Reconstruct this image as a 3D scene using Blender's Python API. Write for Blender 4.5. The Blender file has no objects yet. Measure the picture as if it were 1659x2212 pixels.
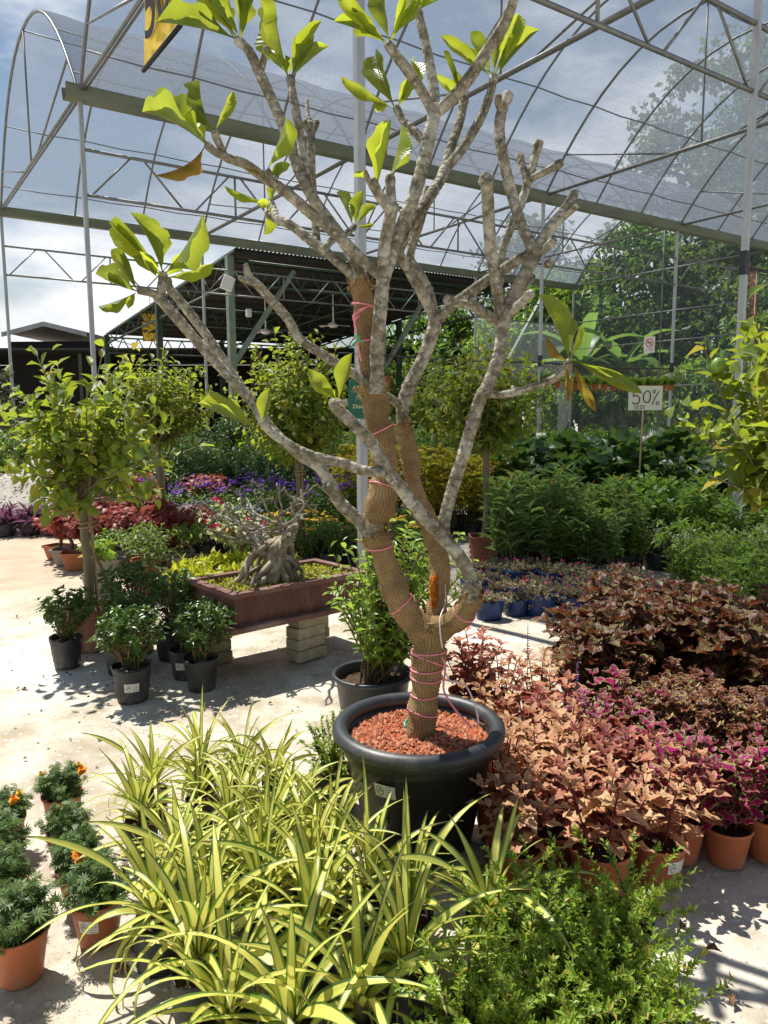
import bpy, math, random
import numpy as np
from mathutils import Matrix, Vector, noise as mnoise

# ------------------------------------------------------------------ camera, light, exposure
sc = bpy.context.scene
F, PITCH, ROLL, EYE = 1633.7, .1277, -.0048, 1.55      # fitted; pixel units of a 1659 x 2212 frame
cp_, sp_, cr_, sr_ = math.cos(PITCH), math.sin(PITCH), math.cos(ROLL), math.sin(ROLL)
cam_d = bpy.data.cameras.new('camera'); cam = bpy.data.objects.new('camera', cam_d)
sc.collection.objects.link(cam); sc.camera = cam
cam_d.sensor_fit = 'VERTICAL'; cam_d.sensor_height = 24; cam_d.lens = 24 * F / 2212
cam_d.clip_start = .05; cam_d.clip_end = 2000
_R, _U, _B = Vector((1, 0, 0)), Vector((0, sp_, cp_)), Vector((0, -cp_, sp_))
_r, _u = cr_ * _R + sr_ * _U, -sr_ * _R + cr_ * _U
cam.matrix_world = Matrix(((_r.x, _u.x, _B.x, 0), (_r.y, _u.y, _B.y, 0), (_r.z, _u.z, _B.z, EYE), (0, 0, 0, 1)))

SUN_EL = math.radians(61); SUN_H = Vector((-.70, .714, 0)).normalized()   # horizontal direction towards the sun
SUN = Vector((SUN_H.x * math.cos(SUN_EL), SUN_H.y * math.cos(SUN_EL), math.sin(SUN_EL)))
sd = bpy.data.lights.new('sun', 'SUN'); sd.energy = 5.0; sd.angle = math.radians(.55); sd.color = (1, .955, .88)
so = bpy.data.objects.new('sun', sd); sc.collection.objects.link(so); so.location = (-10, 17, 27)
so.rotation_euler = SUN.to_track_quat('Z', 'Y').to_euler()

w = bpy.data.worlds.new('World'); sc.world = w; w.use_nodes = True
wn = w.node_tree; wn.nodes.clear()
def wnode(t, **k):
    n = wn.nodes.new(t)
    for a, b in k.items(): setattr(n, a, b)
    return n
sky = wnode('ShaderNodeTexSky', sky_type='NISHITA', sun_disc=False)
sky.sun_elevation = SUN_EL; sky.sun_rotation = math.atan2(SUN_H.x, SUN_H.y)
sky.air_density = 1.35; sky.dust_density = .7; sky.ozone_density = 1.6
tc = wnode('ShaderNodeTexCoord'); mp = wnode('ShaderNodeMapping'); mp.inputs['Scale'].default_value = (1, 1, 2.6)
nz = wnode('ShaderNodeTexNoise'); nz.inputs['Scale'].default_value = 2.3; nz.inputs['Detail'].default_value = 9; nz.inputs['Roughness'].default_value = .58
rp = wnode('ShaderNodeValToRGB'); rp.color_ramp.elements[0].position = .50; rp.color_ramp.elements[1].position = .66
cmx = wnode('ShaderNodeMix', data_type='RGBA'); cmx.inputs['B'].default_value = (13.0, 13.1, 13.4, 1)
bg = wnode('ShaderNodeBackground'); bg.inputs['Strength'].default_value = .056
wo = wnode('ShaderNodeOutputWorld')
L = wn.links.new
L(tc.outputs['Generated'], mp.inputs['Vector']); L(mp.outputs['Vector'], nz.inputs['Vector']); 
sz = wnode('ShaderNodeSeparateXYZ'); hz_ = wnode('ShaderNodeMapRange'); hz_.inputs['From Min'].default_value = 0; hz_.inputs['From Max'].default_value = .75; hz_.inputs['To Min'].default_value = .13; hz_.inputs['To Max'].default_value = -.12
ad = wnode('ShaderNodeMath', operation='ADD'); L(tc.outputs['Generated'], sz.inputs[0]); L(sz.outputs[2], hz_.inputs['Value']); L(nz.outputs['Fac'], ad.inputs[0]); L(hz_.outputs[0], ad.inputs[1]); L(ad.outputs[0], rp.inputs['Fac'])
L(rp.outputs['Color'], cmx.inputs['Factor']); L(sky.outputs['Color'], cmx.inputs['A']); L(cmx.outputs['Result'], bg.inputs['Color'])
L(bg.outputs['Background'], wo.inputs['Surface'])
sc.view_settings.view_transform = 'Standard'; sc.view_settings.look = 'None'; sc.view_settings.gamma = 1
sc.view_settings.use_curve_mapping = False; sc.view_settings.exposure = 0.56
sc.cycles.max_bounces = 10; sc.cycles.transparent_max_bounces = 24; sc.cycles.transmission_bounces = 6
sc.cycles.use_denoising = True; sc.cycles.sample_clamp_indirect = 6

# ------------------------------------------------------------------ pixel -> place
def ray(px, py):
    a, b = px - 829.5, py - 1106.
    A, Bq = a * cr_ + b * sr_, -a * sr_ + b * cr_
    x, y = A / F, -Bq / F
    return np.array([x, cp_ + y * sp_, -sp_ + y * cp_])
def G(px, py, z=0.):                      # where the sight line meets the height z
    d = ray(px, py); return np.array([0, 0, EYE]) + d * ((z - EYE) / d[2])
def V(px, py, Y):                         # where the sight line is Y metres ahead
    d = ray(px, py); return np.array([0, 0, EYE]) + d * (Y / d[1])

# ------------------------------------------------------------------ mesh helpers
C = sc.collection
def nrm(a):
    a = np.asarray(a, float); return a / np.maximum(np.linalg.norm(a, axis=-1, keepdims=True), 1e-9)
class MB:
    def __init__(s): s.v, s.q, s.t, s.uv, s.r, s.qm, s.tm, s.n = [], [], [], [], [], [], [], 0
    def add(s, v, q=None, t=None, uv=None, r=0., m=0):
        v = np.asarray(v, float); k = len(v)
        s.v.append(v); s.uv.append(np.zeros((k, 2)) if uv is None else np.asarray(uv, float))
        s.r.append(np.full(k, r) if np.isscalar(r) else np.asarray(r, float))
        if q is not None and len(q): q = np.asarray(q, int) + s.n; s.q.append(q); s.qm.append(np.full(len(q), m))
        if t is not None and len(t): t = np.asarray(t, int) + s.n; s.t.append(t); s.tm.append(np.full(len(t), m))
        s.n += k
    def mesh(s, name, mats, smooth=True):
        me = bpy.data.meshes.new(name)
        v = np.concatenate(s.v); q = np.concatenate(s.q) if s.q else np.zeros((0, 4), int)
        t = np.concatenate(s.t) if s.t else np.zeros((0, 3), int)
        mi = np.concatenate(s.qm + s.tm) if (s.qm or s.tm) else np.zeros(0, int)
        lv = np.concatenate([q.ravel(), t.ravel()]); nq, nt = len(q), len(t)
        ls = np.concatenate([np.arange(nq) * 4, nq * 4 + np.arange(nt) * 3])
        me.vertices.add(len(v)); me.vertices.foreach_set('co', v.ravel())
        me.loops.add(len(lv)); me.loops.foreach_set('vertex_index', lv.astype(np.int32))
        me.polygons.add(nq + nt); me.polygons.foreach_set('loop_start', ls.astype(np.int32))
        me.polygons.foreach_set('material_index', mi.astype(np.int32))
        me.polygons.foreach_set('use_smooth', np.full(nq + nt, smooth))
        ul = me.uv_layers.new(name='UVMap'); ul.data.foreach_set('uv', np.concatenate(s.uv)[lv].ravel())
        at = me.attributes.new('rnd', 'FLOAT', 'POINT'); at.data.foreach_set('value', np.concatenate(s.r))
        for m in (mats if isinstance(mats, (list, tuple)) else [mats]): me.materials.append(M[m] if isinstance(m, str) else m)
        me.update(calc_edges=True); me.validate()
        return me
    def obj(s, name, mats, parent=None, smooth=True, kind=None, loc=None):
        return mk(name, s.mesh(name, mats, smooth), parent, kind, loc)
def mk(name, me, parent=None, kind=None, loc=None, rot=None, scale=None):
    o = bpy.data.objects.new(name, me); C.objects.link(o)
    if parent is not None: o.parent = parent
    if kind: o['kind'] = kind
    if loc is not None: o.location = loc
    if rot is not None: o.rotation_euler = rot
    if scale is not None: o.scale = scale
    return o
def tag(o, label, cat, group=None, kind=None):
    if label: o['label'] = label; o['category'] = cat
    if group: o['group'] = group
    if kind: o['kind'] = kind
    return o
def thing(name, label, cat, loc=(0, 0, 0), rz=0., group=None, scale=1.):
    o = bpy.data.objects.new(name, None); C.objects.link(o); o.empty_display_size = .1
    o.location = loc; o.rotation_euler = (0, 0, rz); o.scale = (scale,) * 3
    return tag(o, label, cat, group)
def struct(o): o['kind'] = 'structure'; return o
def dup(root, loc, rz=0., scale=1., label=None, group=None, skip=()):
    def cpy(o, par):
        c = o.copy(); C.objects.link(c); c.parent = par
        for ch in kids.get(o, []):
            if ch.name.split('.')[0] not in skip: cpy(ch, c)
        return c
    kids = {}
    def walk(o):
        kids[o] = list(o.children)
        for ch in kids[o]: walk(ch)
    walk(root)
    r = cpy(root, None); r.location = loc; r.rotation_euler = (0, 0, rz); r.scale = (scale,) * 3
    if label: r['label'] = label
    if group: r['group'] = group
    return r
def place(proto, spots, label=None):       # first spot moves the prototypes themselves; the rest are copies
    protos = proto if isinstance(proto, list) else [proto]
    used = set()
    for i, s in enumerate(spots):
        x, y, z, rz, sk = s
        p = protos[i % len(protos)]
        if id(p) not in used:
            used.add(id(p)); p.location = (x, y, z); p.rotation_euler = (0, 0, rz); p.scale = (sk,) * 3
        else: dup(p, (x, y, z), rz, sk)
def box(mb, c, sz, rz=0., m=0, r=0., bev=0., tilt=None):
    x, y, z = sz[0] / 2, sz[1] / 2, sz[2] / 2
    if bev > 0:
        b = min(bev, x * .9, y * .9, z * .9); P = []
        for sz_ in (-1, 1):
            for sy in (-1, 1):
                for sx in (-1, 1):
                    P += [(sx * x, sy * (y - b), sz_ * (z - b)), (sx * (x - b), sy * y, sz_ * (z - b)), (sx * (x - b), sy * (y - b), sz_ * z)]
        def I(sx, sy, s_, k): return ((s_ > 0) * 4 + (sy > 0) * 2 + (sx > 0)) * 3 + k
        q, t = [], []
        for s in (-1, 1):
            q.append([I(s, -s, -1, 0), I(s, s, -1, 0), I(s, s, 1, 0), I(s, -s, 1, 0)])
            q.append([I(s, s, -1, 1), I(-s, s, -1, 1), I(-s, s, 1, 1), I(s, s, 1, 1)])
            q.append([I(-1, -s, s, 2), I(1, -s, s, 2), I(1, s, s, 2), I(-1, s, s, 2)])
        for a in (-1, 1):
            for b_ in (-1, 1):
                q.append([I(a, b_, -1, 0), I(a, b_, -1, 1), I(a, b_, 1, 1), I(a, b_, 1, 0)])
                q.append([I(-1, a, b_, 1), I(1, a, b_, 1), I(1, a, b_, 2), I(-1, a, b_, 2)])
                q.append([I(a, -1, b_, 0), I(a, 1, b_, 0), I(a, 1, b_, 2), I(a, -1, b_, 2)])
                for c_ in (-1, 1): t.append([I(a, b_, c_, 0), I(a, b_, c_, 1), I(a, b_, c_, 2)])
        P = np.array(P)
        P2 = P; q = np.array(q); t = np.array(t)
        # outward winding
        def fix(f):
            out = []
            for a in f:
                p = P2[a]; n_ = np.cross(p[1] - p[0], p[2] - p[0])
                out.append(a if np.dot(n_, p.mean(0)) > 0 else a[::-1])
            return np.array(out)
        q, t = fix(q), fix(t)
    else:
        P = np.array([(sx * x, sy * y, s_ * z) for s_ in (-1, 1) for sy in (-1, 1) for sx in (-1, 1)])
        q = np.array([[0, 2, 3, 1], [4, 5, 7, 6], [0, 1, 5, 4], [2, 6, 7, 3], [0, 4, 6, 2], [1, 3, 7, 5]]); t = None
    if tilt is not None: P = P @ np.array(tilt).T
    c_, s_ = math.cos(rz), math.sin(rz)
    P = P @ np.array([[c_, s_, 0], [-s_, c_, 0], [0, 0, 1]]) + np.array(c)
    mb.add(P, q, t, uv=P[:, :2], r=r, m=m)
def resample(pts, rads, step):
    pts = np.asarray(pts, float); rads = np.asarray(rads, float); n = len(pts)
    P, Rr = [], []
    for i in range(n - 1):
        p0, p1, p2, p3 = pts[max(i - 1, 0)], pts[i], pts[i + 1], pts[min(i + 2, n - 1)]
        k = max(1, int(np.linalg.norm(p2 - p1) / step))
        for j in range(k):
            t = j / k
            P.append(.5 * ((2 * p1) + (p2 - p0) * t + (2 * p0 - 5 * p1 + 4 * p2 - p3) * t * t + (3 * p1 - p0 - 3 * p2 + p3) * t ** 3))
            Rr.append(rads[i] * (1 - t) + rads[i + 1] * t)
    P.append(pts[-1]); Rr.append(rads[-1])
    return np.array(P), np.array(Rr)
def tube(mb, pts, rads, k=8, m=0, r=0., cap=True, wob=0., seed=0, helix=0.):
    pts = np.asarray(pts, float); n = len(pts)
    rads = np.full(n, rads, float) if np.isscalar(rads) else np.asarray(rads, float)
    tg = np.gradient(pts, axis=0); tg = nrm(tg)
    a = np.array([0, 0, 1.]) if abs(tg[0][2]) < .9 else np.array([1., 0, 0])
    nx = nrm(np.cross(tg[0], a)); N = [nx]
    for i in range(1, n):
        nx = nx - tg[i] * np.dot(nx, tg[i]); nx = nrm(nx); N.append(nx)
    N = np.array(N); Bn = np.cross(tg, N)
    an = np.arange(k) * 2 * math.pi / k
    rr = rads[:, None] * np.ones(k)
    if wob: rr = rr * (1 + wob * np.random.default_rng(seed).normal(size=(n, k)).clip(-2, 2))
    if helix:
        sl = np.concatenate([[0], np.cumsum(np.linalg.norm(np.diff(pts, axis=0), axis=1))])
        ph = (sl[:, None] * 8.5 + np.arange(k)[None] / k + .12 * np.sin(np.arange(k)[None] * 6.283 / k * 2 + sl[:, None] * 9)) % 1
        rr = rr * (1 + helix * (.5 - ph))
    v = pts[:, None] + rr[..., None] * (np.cos(an)[None, :, None] * N[:, None] + np.sin(an)[None, :, None] * Bn[:, None])
    s = np.concatenate([[0], np.cumsum(np.linalg.norm(np.diff(pts, axis=0), axis=1))])
    uv = np.stack(np.broadcast_arrays(np.arange(k)[None] / k, s[:, None]), -1).reshape(-1, 2)
    i = np.arange(n - 1)[:, None] * k; j = np.arange(k)[None]; j2 = (j + 1) % k
    q = np.stack([i + j, i + j2, i + k + j2, i + k + j], -1).reshape(-1, 4)
    vv = v.reshape(-1, 3); t = None
    if cap:
        vv = np.concatenate([vv, pts[:1], pts[-1:]]); uv = np.concatenate([uv, [[.5, 0], [.5, s[-1]]]])
        c0, c1 = n * k, n * k + 1; jj = np.arange(k); b = (n - 1) * k
        t = np.concatenate([np.stack([np.full(k, c0), (jj + 1) % k, jj], -1), np.stack([np.full(k, c1), b + jj, b + (jj + 1) % k], -1)])
    mb.add(vv, q, t, uv, r, m)
def lathe(mb, prof, k=28, m=0, c=(0, 0, 0), r=0., sq=None, rot=0.):
    prof = np.asarray(prof, float); n = len(prof); an = np.arange(k) * 2 * math.pi / k + rot
    ca, sa = np.cos(an), np.sin(an)
    if sq: f = 1 / (np.abs(ca) ** sq + np.abs(sa) ** sq) ** (1 / sq); ca, sa = ca * f, sa * f
    v = np.stack([prof[:, None, 0] * ca, prof[:, None, 0] * sa, np.broadcast_to(prof[:, None, 1], (n, k))], -1).reshape(-1, 3) + np.array(c)
    i = np.arange(n - 1)[:, None] * k; j = np.arange(k)[None]; j2 = (j + 1) % k
    q = np.stack([i + j, i + j2, i + k + j2, i + k + j], -1).reshape(-1, 4)
    uv = np.stack(np.broadcast_arrays(np.arange(k)[None] / k, prof[:, None, 1]), -1).reshape(-1, 2)
    mb.add(v, q, None, uv, r, m)
def disc(mb, rad, z, k=28, c=(0, 0), rng=None, bump=0., m=0, rings=5, sq=None, rot=0., sx=1., sy=1.):
    an = np.arange(k) * 2 * math.pi / k + rot; V_ = [(c[0], c[1], z + bump)]; q, t = [], []
    ca, sa = np.cos(an), np.sin(an)
    if sq: f = 1 / (np.abs(ca) ** sq + np.abs(sa) ** sq) ** (1 / sq); ca, sa = ca * f, sa * f
    for i in range(1, rings + 1):
        rr = rad * i / rings
        for j in range(k): V_.append((c[0] + rr * ca[j] * sx, c[1] + rr * sa[j] * sy, z + bump * (1 - (i / rings) ** 2) + (rng.normal() * .004 if rng is not None and i < rings else 0)))
    for j in range(k): t.append((0, 1 + j, 1 + (j + 1) % k))
    for i in range(rings - 1):
        for j in range(k):
            a, b = 1 + i * k, 1 + (i + 1) * k
            q.append((a + j, b + j, b + (j + 1) % k, a + (j + 1) % k))
    V_ = np.array(V_); mb.add(V_, q, t, V_[:, :2], 0, m)

# ---- leaf templates: length 1 along +Y, width 1 along X
def leaf_t(n=3, peak=.5, tip=1., fold=.12, droop=.15, serr=0., wave=0., base=.06, lobes=None, petiole=0.):
    v = np.linspace(0, 1, n + 1)
    if lobes is not None: hw = np.interp(v, lobes[0], lobes[1])
    else:
        a = np.where(v < peak, v / peak, (1 - v) / (1 - peak))
        hw = np.sin(a * math.pi / 2) ** np.where(v < peak, .8, tip)
    hw = np.maximum(hw, .03) * .5; hw[0] = base * .5
    if serr: hw = hw * (1 + serr * (np.arange(n + 1) % 2 * 2 - 1))
    zmid = -droop * v ** 2; L_ = np.stack([-hw, v, zmid + fold * hw * 2 + wave * np.sin(v * 15) * hw], -1)
    R_ = np.stack([hw, v, zmid + fold * hw * 2 + wave * np.sin(v * 15 + 1.5) * hw], -1); Mi = np.stack([0 * v, v, zmid], -1)
    P = np.stack([L_, Mi, R_], 1).reshape(-1, 3)
    uv = np.stack([np.tile([0, .5, 1.], n + 1), np.repeat(v, 3)], -1)
    i = np.arange(n)[:, None] * 3; q = np.concatenate([i + np.array([[0, 1, 4, 3]]), i + np.array([[1, 2, 5, 4]])])
    return P, q, uv
def tiny_t(fold=.15):
    P = np.array([(0, 0, 0), (-.5, .5, fold), (0, 1, -.08), (.5, .5, fold), (0, .5, 0)])
    q = np.array([(0, 4, 2, 1), (0, 3, 2, 4)]); uv = np.array([(.5, 0), (0, .5), (.5, 1), (1, .5), (.5, .5)])
    return P, q, uv
def star_t(nl=5, spread=2.2, wid=.26):                  # palmate leaf of narrow lobes
    P, q, uv = [], [], []
    for i in range(nl):
        a = (i / (nl - 1) - .5) * spread; ln = 1 - .35 * abs(i / (nl - 1) - .5) * 2
        d = np.array([math.sin(a), math.cos(a), 0]); x = np.array([math.cos(a), -math.sin(a), 0]); b = len(P)
        P += [(0, 0, 0), tuple(d * ln * .55 - x * wid * .5 + [0, 0, .05]), tuple(d * ln + np.array([0, 0, -.12])), tuple(d * ln * .55 + x * wid * .5 + [0, 0, .05])]
        q.append((b, b + 3, b + 2, b + 1)); uv += [(.5, 0), (0, .5), (.5, 1), (1, .5)]
    return np.array(P), np.array(q), np.array(uv)
def frames(d, n):
    d = nrm(d); x = np.cross(d, n); bad = np.linalg.norm(x, axis=-1) < 1e-3; x[bad] = (1, 0, 0); x = nrm(x)
    z = np.cross(x, d); return np.stack([x, d, z], -1)
def leaves(mb, tpl, pos, d, n, Ln, Wd, rng, m=0):
    P, q, uv = tpl; Mn, K = len(pos), len(P)
    if Mn == 0: return
    R = frames(d, n); Ln = np.broadcast_to(Ln, (Mn,)); Wd = np.broadcast_to(Wd, (Mn,))
    S = np.stack([Wd, Ln, Ln], -1)
    v = pos[:, None] + np.einsum('mij,mkj->mki', R, P[None] * S[:, None])
    qq = (q[None] + (np.arange(Mn) * K)[:, None, None]).reshape(-1, q.shape[1])
    mb.add(v.reshape(-1, 3), qq, None, np.tile(uv, (Mn, 1)), np.repeat(rng.random(Mn), K), m)
def twigs(rng, base, ctr, rad, n, up=.25, inner=.6, base_sp=.02, mid=.45):
    d = rng.normal(size=(n, 3)); d[:, 2] = d[:, 2] + up; d = nrm(d)
    tip = np.array(ctr) + d * np.array(rad) * (inner + (1 - inner) * rng.random((n, 1)) ** .6)
    b = np.array(base) + rng.normal(size=(n, 3)) * np.array([base_sp, base_sp, 0])
    mdl = b * (1 - mid) + tip * mid; mdl[:, :2] = b[:, :2] * .75 + tip[:, :2] * .25 + rng.normal(size=(n, 2)) * rad[0] * .08
    return b, mdl, tip
def bez(b, m_, t_, t):
    t = np.asarray(t)[..., None]; return b * (1 - t) ** 2 + 2 * m_ * t * (1 - t) + t_ * t * t
def bush(ml, ms, rng, base, ctr, rad, ntw, lpt, Ln, Wd, tpl, up=.25, inner=.6, t0=.5, lift=.5, stem_r=.004, jl=.25, base_sp=.02, whorl=0, flat=.6, m=0, sk=4):
    b, md, tp = twigs(rng, base, ctr, rad, ntw, up, inner, base_sp)
    tt = t0 + (1 - t0) * (np.arange(lpt) + .5) / lpt
    tt = np.broadcast_to(tt, (ntw, lpt)) + rng.normal(size=(ntw, lpt)) * .02
    if whorl: tt = np.where(np.arange(lpt)[None] >= lpt - whorl, .985, tt)
    P = bez(b[:, None], md[:, None], tp[:, None], tt)
    tg = nrm(bez(b[:, None], md[:, None], tp[:, None], tt + .02) - P)
    an = np.arange(lpt)[None] * 2.399 + rng.random((ntw, 1)) * 6.28
    a = np.cross(tg, np.array([0, 0, 1.]) + rng.normal(size=tg.shape) * .05); a = nrm(a); c = np.cross(tg, a)
    o = np.cos(an)[..., None] * a + np.sin(an)[..., None] * c
    d = nrm(o + tg * lift + np.array([0, 0, .15]) + rng.normal(size=o.shape) * .2)
    n_ = nrm(np.array([0, 0, 1.]) * flat + tg * .5 + rng.normal(size=o.shape) * .3)
    sc_ = (1 + rng.normal(size=ntw * lpt) * jl).clip(.45, 1.7)
    leaves(ml, tpl, P.reshape(-1, 3), d.reshape(-1, 3), n_.reshape(-1, 3), Ln * sc_, Wd * sc_, rng, m)
    if ms is not None:
        for i in range(ntw): tube(ms, bez(b[i], md[i], tp[i], np.linspace(0, .97, 4)), np.linspace(stem_r, stem_r * .35, 4), sk, cap=False)
    return b, md, tp
# ------------------------------------------------------------------ materials
M = {}
class NT:
    def __init__(s, name):
        s.mat = bpy.data.materials.new(name); s.mat.use_nodes = True; s.t = s.mat.node_tree; s.t.nodes.clear(); M[name] = s.mat
        s.out = s.n('ShaderNodeOutputMaterial')
    def n(s, t, ins=None, **k):
        x = s.t.nodes.new(t)
        for a, b in k.items(): setattr(x, a, b)
        for a, b in (ins or {}).items(): s.set(x.inputs[a], b)
        return x
    def set(s, sock, val):
        if hasattr(val, 'links') or isinstance(val, bpy.types.NodeSocket): s.t.links.new(val, sock)
        elif isinstance(val, (tuple, list)) and len(val) == 3 and sock.type == 'RGBA': sock.default_value = (*val, 1)
        else: sock.default_value = val
    def m(s, op, a, b=None, c=None, clamp=False):
        x = s.n('ShaderNodeMath', operation=op, use_clamp=clamp)
        for i, val in enumerate((a, b, c)):
            if val is not None: s.set(x.inputs[i], val)
        return x.outputs[0]
    def mix(s, f, a, b, mode='MIX'):
        x = s.n('ShaderNodeMix', data_type='RGBA', blend_type=mode); s.set(x.inputs['Factor'], f); s.set(x.inputs['A'], a); s.set(x.inputs['B'], b)
        return x.outputs['Result']
    def step(s, x, lo, hi):
        y = s.n('ShaderNodeMapRange', interpolation_type='SMOOTHSTEP'); s.set(y.inputs['Value'], x)
        y.inputs['From Min'].default_value = lo; y.inputs['From Max'].default_value = hi
        return y.outputs[0]
    def noise(s, scale, detail=4, rough=.55, vec=None, dist=0.):
        x = s.n('ShaderNodeTexNoise', {'Scale': scale, 'Detail': detail, 'Roughness': rough, 'Distortion': dist})
        if vec is not None: s.set(x.inputs['Vector'], vec)
        return x.outputs['Fac']
    def vor(s, scale, vec=None, feature='F1', out='Distance'):
        x = s.n('ShaderNodeTexVoronoi', {'Scale': scale}, feature=feature)
        if vec is not None: s.set(x.inputs['Vector'], vec)
        return x.outputs[out]
    def coord(s, which='Object'): return s.n('ShaderNodeTexCoord').outputs[which]
    def pos(s): return s.n('ShaderNodeNewGeometry').outputs['Position']
    def bump(s, h, strength=.3, dist=.01):
        return s.n('ShaderNodeBump', {'Height': h, 'Strength': strength, 'Distance': dist}).outputs[0]
    def pbsdf(s, col, rough=.6, nor=None, spec=.4, metal=0.):
        x = s.n('ShaderNodeBsdfPrincipled', {'Base Color': col, 'Roughness': rough, 'Specular IOR Level': spec, 'Metallic': metal})
        if nor is not None: s.set(x.inputs['Normal'], nor)
        return x.outputs[0]
    def end(s, sh): s.t.links.new(sh, s.out.inputs['Surface']); return s.mat

def plain(name, c, rough=.6, var=.12, scale=14., spec=.35, bump=0., c2=None, metal=0., dirt=None, stretch=None):
    t = NT(name); p = t.coord()
    if stretch: p = t.n('ShaderNodeMapping', {'Vector': p, 'Scale': stretch}).outputs[0]
    f = t.noise(scale, 6, .6, p)
    col = t.mix(t.step(f, .3, .7), c, c2 or tuple(x * (1 - var * 2) for x in c))
    if dirt is not None: col = t.mix(t.m('MULTIPLY', t.step(t.noise(scale * .37, 8, .7, p), .52, .7), .75), col, dirt)
    rg = t.m('ADD', rough - .08, t.m('MULTIPLY', f, .16))
    return t.end(t.pbsdf(col, rg, t.bump(f, bump, .006) if bump else None, spec, metal))

def leafm(name, c1, c2, tr=(.25, .4, .03), trf=.35, pat=None, rough=.42, spec=.4, pc=None, pc2=None, w=.5, yellow=None):
    t = NT(name)
    a = t.n('ShaderNodeAttribute', attribute_name='rnd').outputs['Fac']
    rn = t.m('FRACT', t.m('ADD', a, t.n('ShaderNodeObjectInfo').outputs['Random']))
    uv = t.n('ShaderNodeSeparateXYZ', {'Vector': t.coord('UV')}); u, v = uv.outputs[0], uv.outputs[1]
    e = t.m('MULTIPLY', t.m('ABSOLUTE', t.m('SUBTRACT', u, .5)), 2.)
    mott = t.noise(26, 4, .6, t.coord())
    col = t.mix(rn, c1, c2); tcol = t.mix(rn, tuple(x * .72 for x in tr), tuple(min(1, x * 1.25) for x in tr)); h = mott
    if yellow is not None:
        yf = t.step(rn, .9, .94); col = t.mix(yf, col, yellow); tcol = t.mix(yf, tcol, yellow)
    if pat == 'stripe':
        ln = t.n('ShaderNodeCombineXYZ', {'X': t.m('MULTIPLY', u, 9.), 'Y': t.m('MULTIPLY', v, .35), 'Z': t.m('MULTIPLY', rn, 37.)}).outputs[0]
        ns = t.noise(1.6, 2, .5, ln)
        f = t.step(t.m('ADD', e, t.m('MULTIPLY', t.m('SUBTRACT', ns, .5), .9)), w - .1, w + .12)
        c3 = t.mix(rn, pc, pc2 or pc)
        col = t.mix(f, c3, col); tcol = t.mix(f, tuple(min(1, x * 1.05) for x in pc), tcol); h = ns
        dry = t.m('MULTIPLY', t.step(t.m('ADD', v, t.m('MULTIPLY', rn, .12)), 1.0, 1.05), .9); col = t.mix(dry, col, (.30, .19, .08)); tcol = t.mix(dry, tcol, (.25, .15, .05))
    elif pat == 'vein':
        ph = t.m('SUBTRACT', t.m('MULTIPLY', v, 17.), t.m('MULTIPLY', e, 2.2))
        sv = t.m('ABSOLUTE', t.m('SUBTRACT', t.m('FRACT', ph), .5)); h = t.m('SUBTRACT', t.m('MULTIPLY', sv, 1.), t.m('MULTIPLY', t.step(e, .12, .0), .6))
        vn = t.m('MAXIMUM', t.m('MULTIPLY', t.step(sv, .09, .02), .45), t.step(e, .085, .03))
        col = t.mix(vn, col, pc); tcol = t.mix(vn, tcol, pc)
        col = t.mix(t.m('MULTIPLY', t.step(mott, .55, .75), .3), col, tuple(x * .6 for x in c1))
    elif pat == 'dveins':                         # coloured net of veins on a pale blade
        ph = t.m('SUBTRACT', t.m('MULTIPLY', v, 8.), t.m('MULTIPLY', e, 2.)); sv = t.m('ABSOLUTE', t.m('SUBTRACT', t.m('FRACT', ph), .5))
        wig = t.m('MULTIPLY', mott, .16)
        vn = t.m('MAXIMUM', t.m('MULTIPLY', t.step(t.m('ADD', sv, wig), .2, .1), .8), t.step(t.m('ADD', e, wig), .22, .1))
        vn = t.m('MULTIPLY', vn, t.step(e, 1.05, .45)); vn = t.m('MAXIMUM', vn, t.m('MULTIPLY', t.step(v, .35, .0), .8))
        col = t.mix(vn, col, pc); tcol = t.mix(vn, tcol, pc); h = sv
    elif pat == 'edge':
        f = t.step(t.m('ADD', t.m('MAXIMUM', e, t.m('MULTIPLY', t.m('POWER', v, 3.), .95)), t.m('MULTIPLY', t.m('SUBTRACT', mott, .5), 1.3)), w - .08, w + .1)
        col = t.mix(f, col, t.mix(rn, pc, pc2 or pc)); tcol = t.mix(f, tcol, pc)
        ph = t.m('SUBTRACT', t.m('MULTIPLY', v, 7.), t.m('MULTIPLY', e, 2.)); h = t.m('ABSOLUTE', t.m('SUBTRACT', t.m('FRACT', ph), .5))
    col = t.mix(t.m('MULTIPLY', t.step(mott, .35, .7), .22), col, tuple(x * .55 for x in c1))
    nb = t.bump(h, .6 if pat == 'vein' else .3, .005)
    sh = t.pbsdf(col, rough, nb, spec); tl = t.n('ShaderNodeBsdfTranslucent', {'Color': tcol}).outputs[0]
    mx = t.n('ShaderNodeMixShader', {'Fac': trf}); t.t.links.new(sh, mx.inputs[1]); t.t.links.new(tl, mx.inputs[2])
    return t.end(mx.outputs[0])

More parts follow.
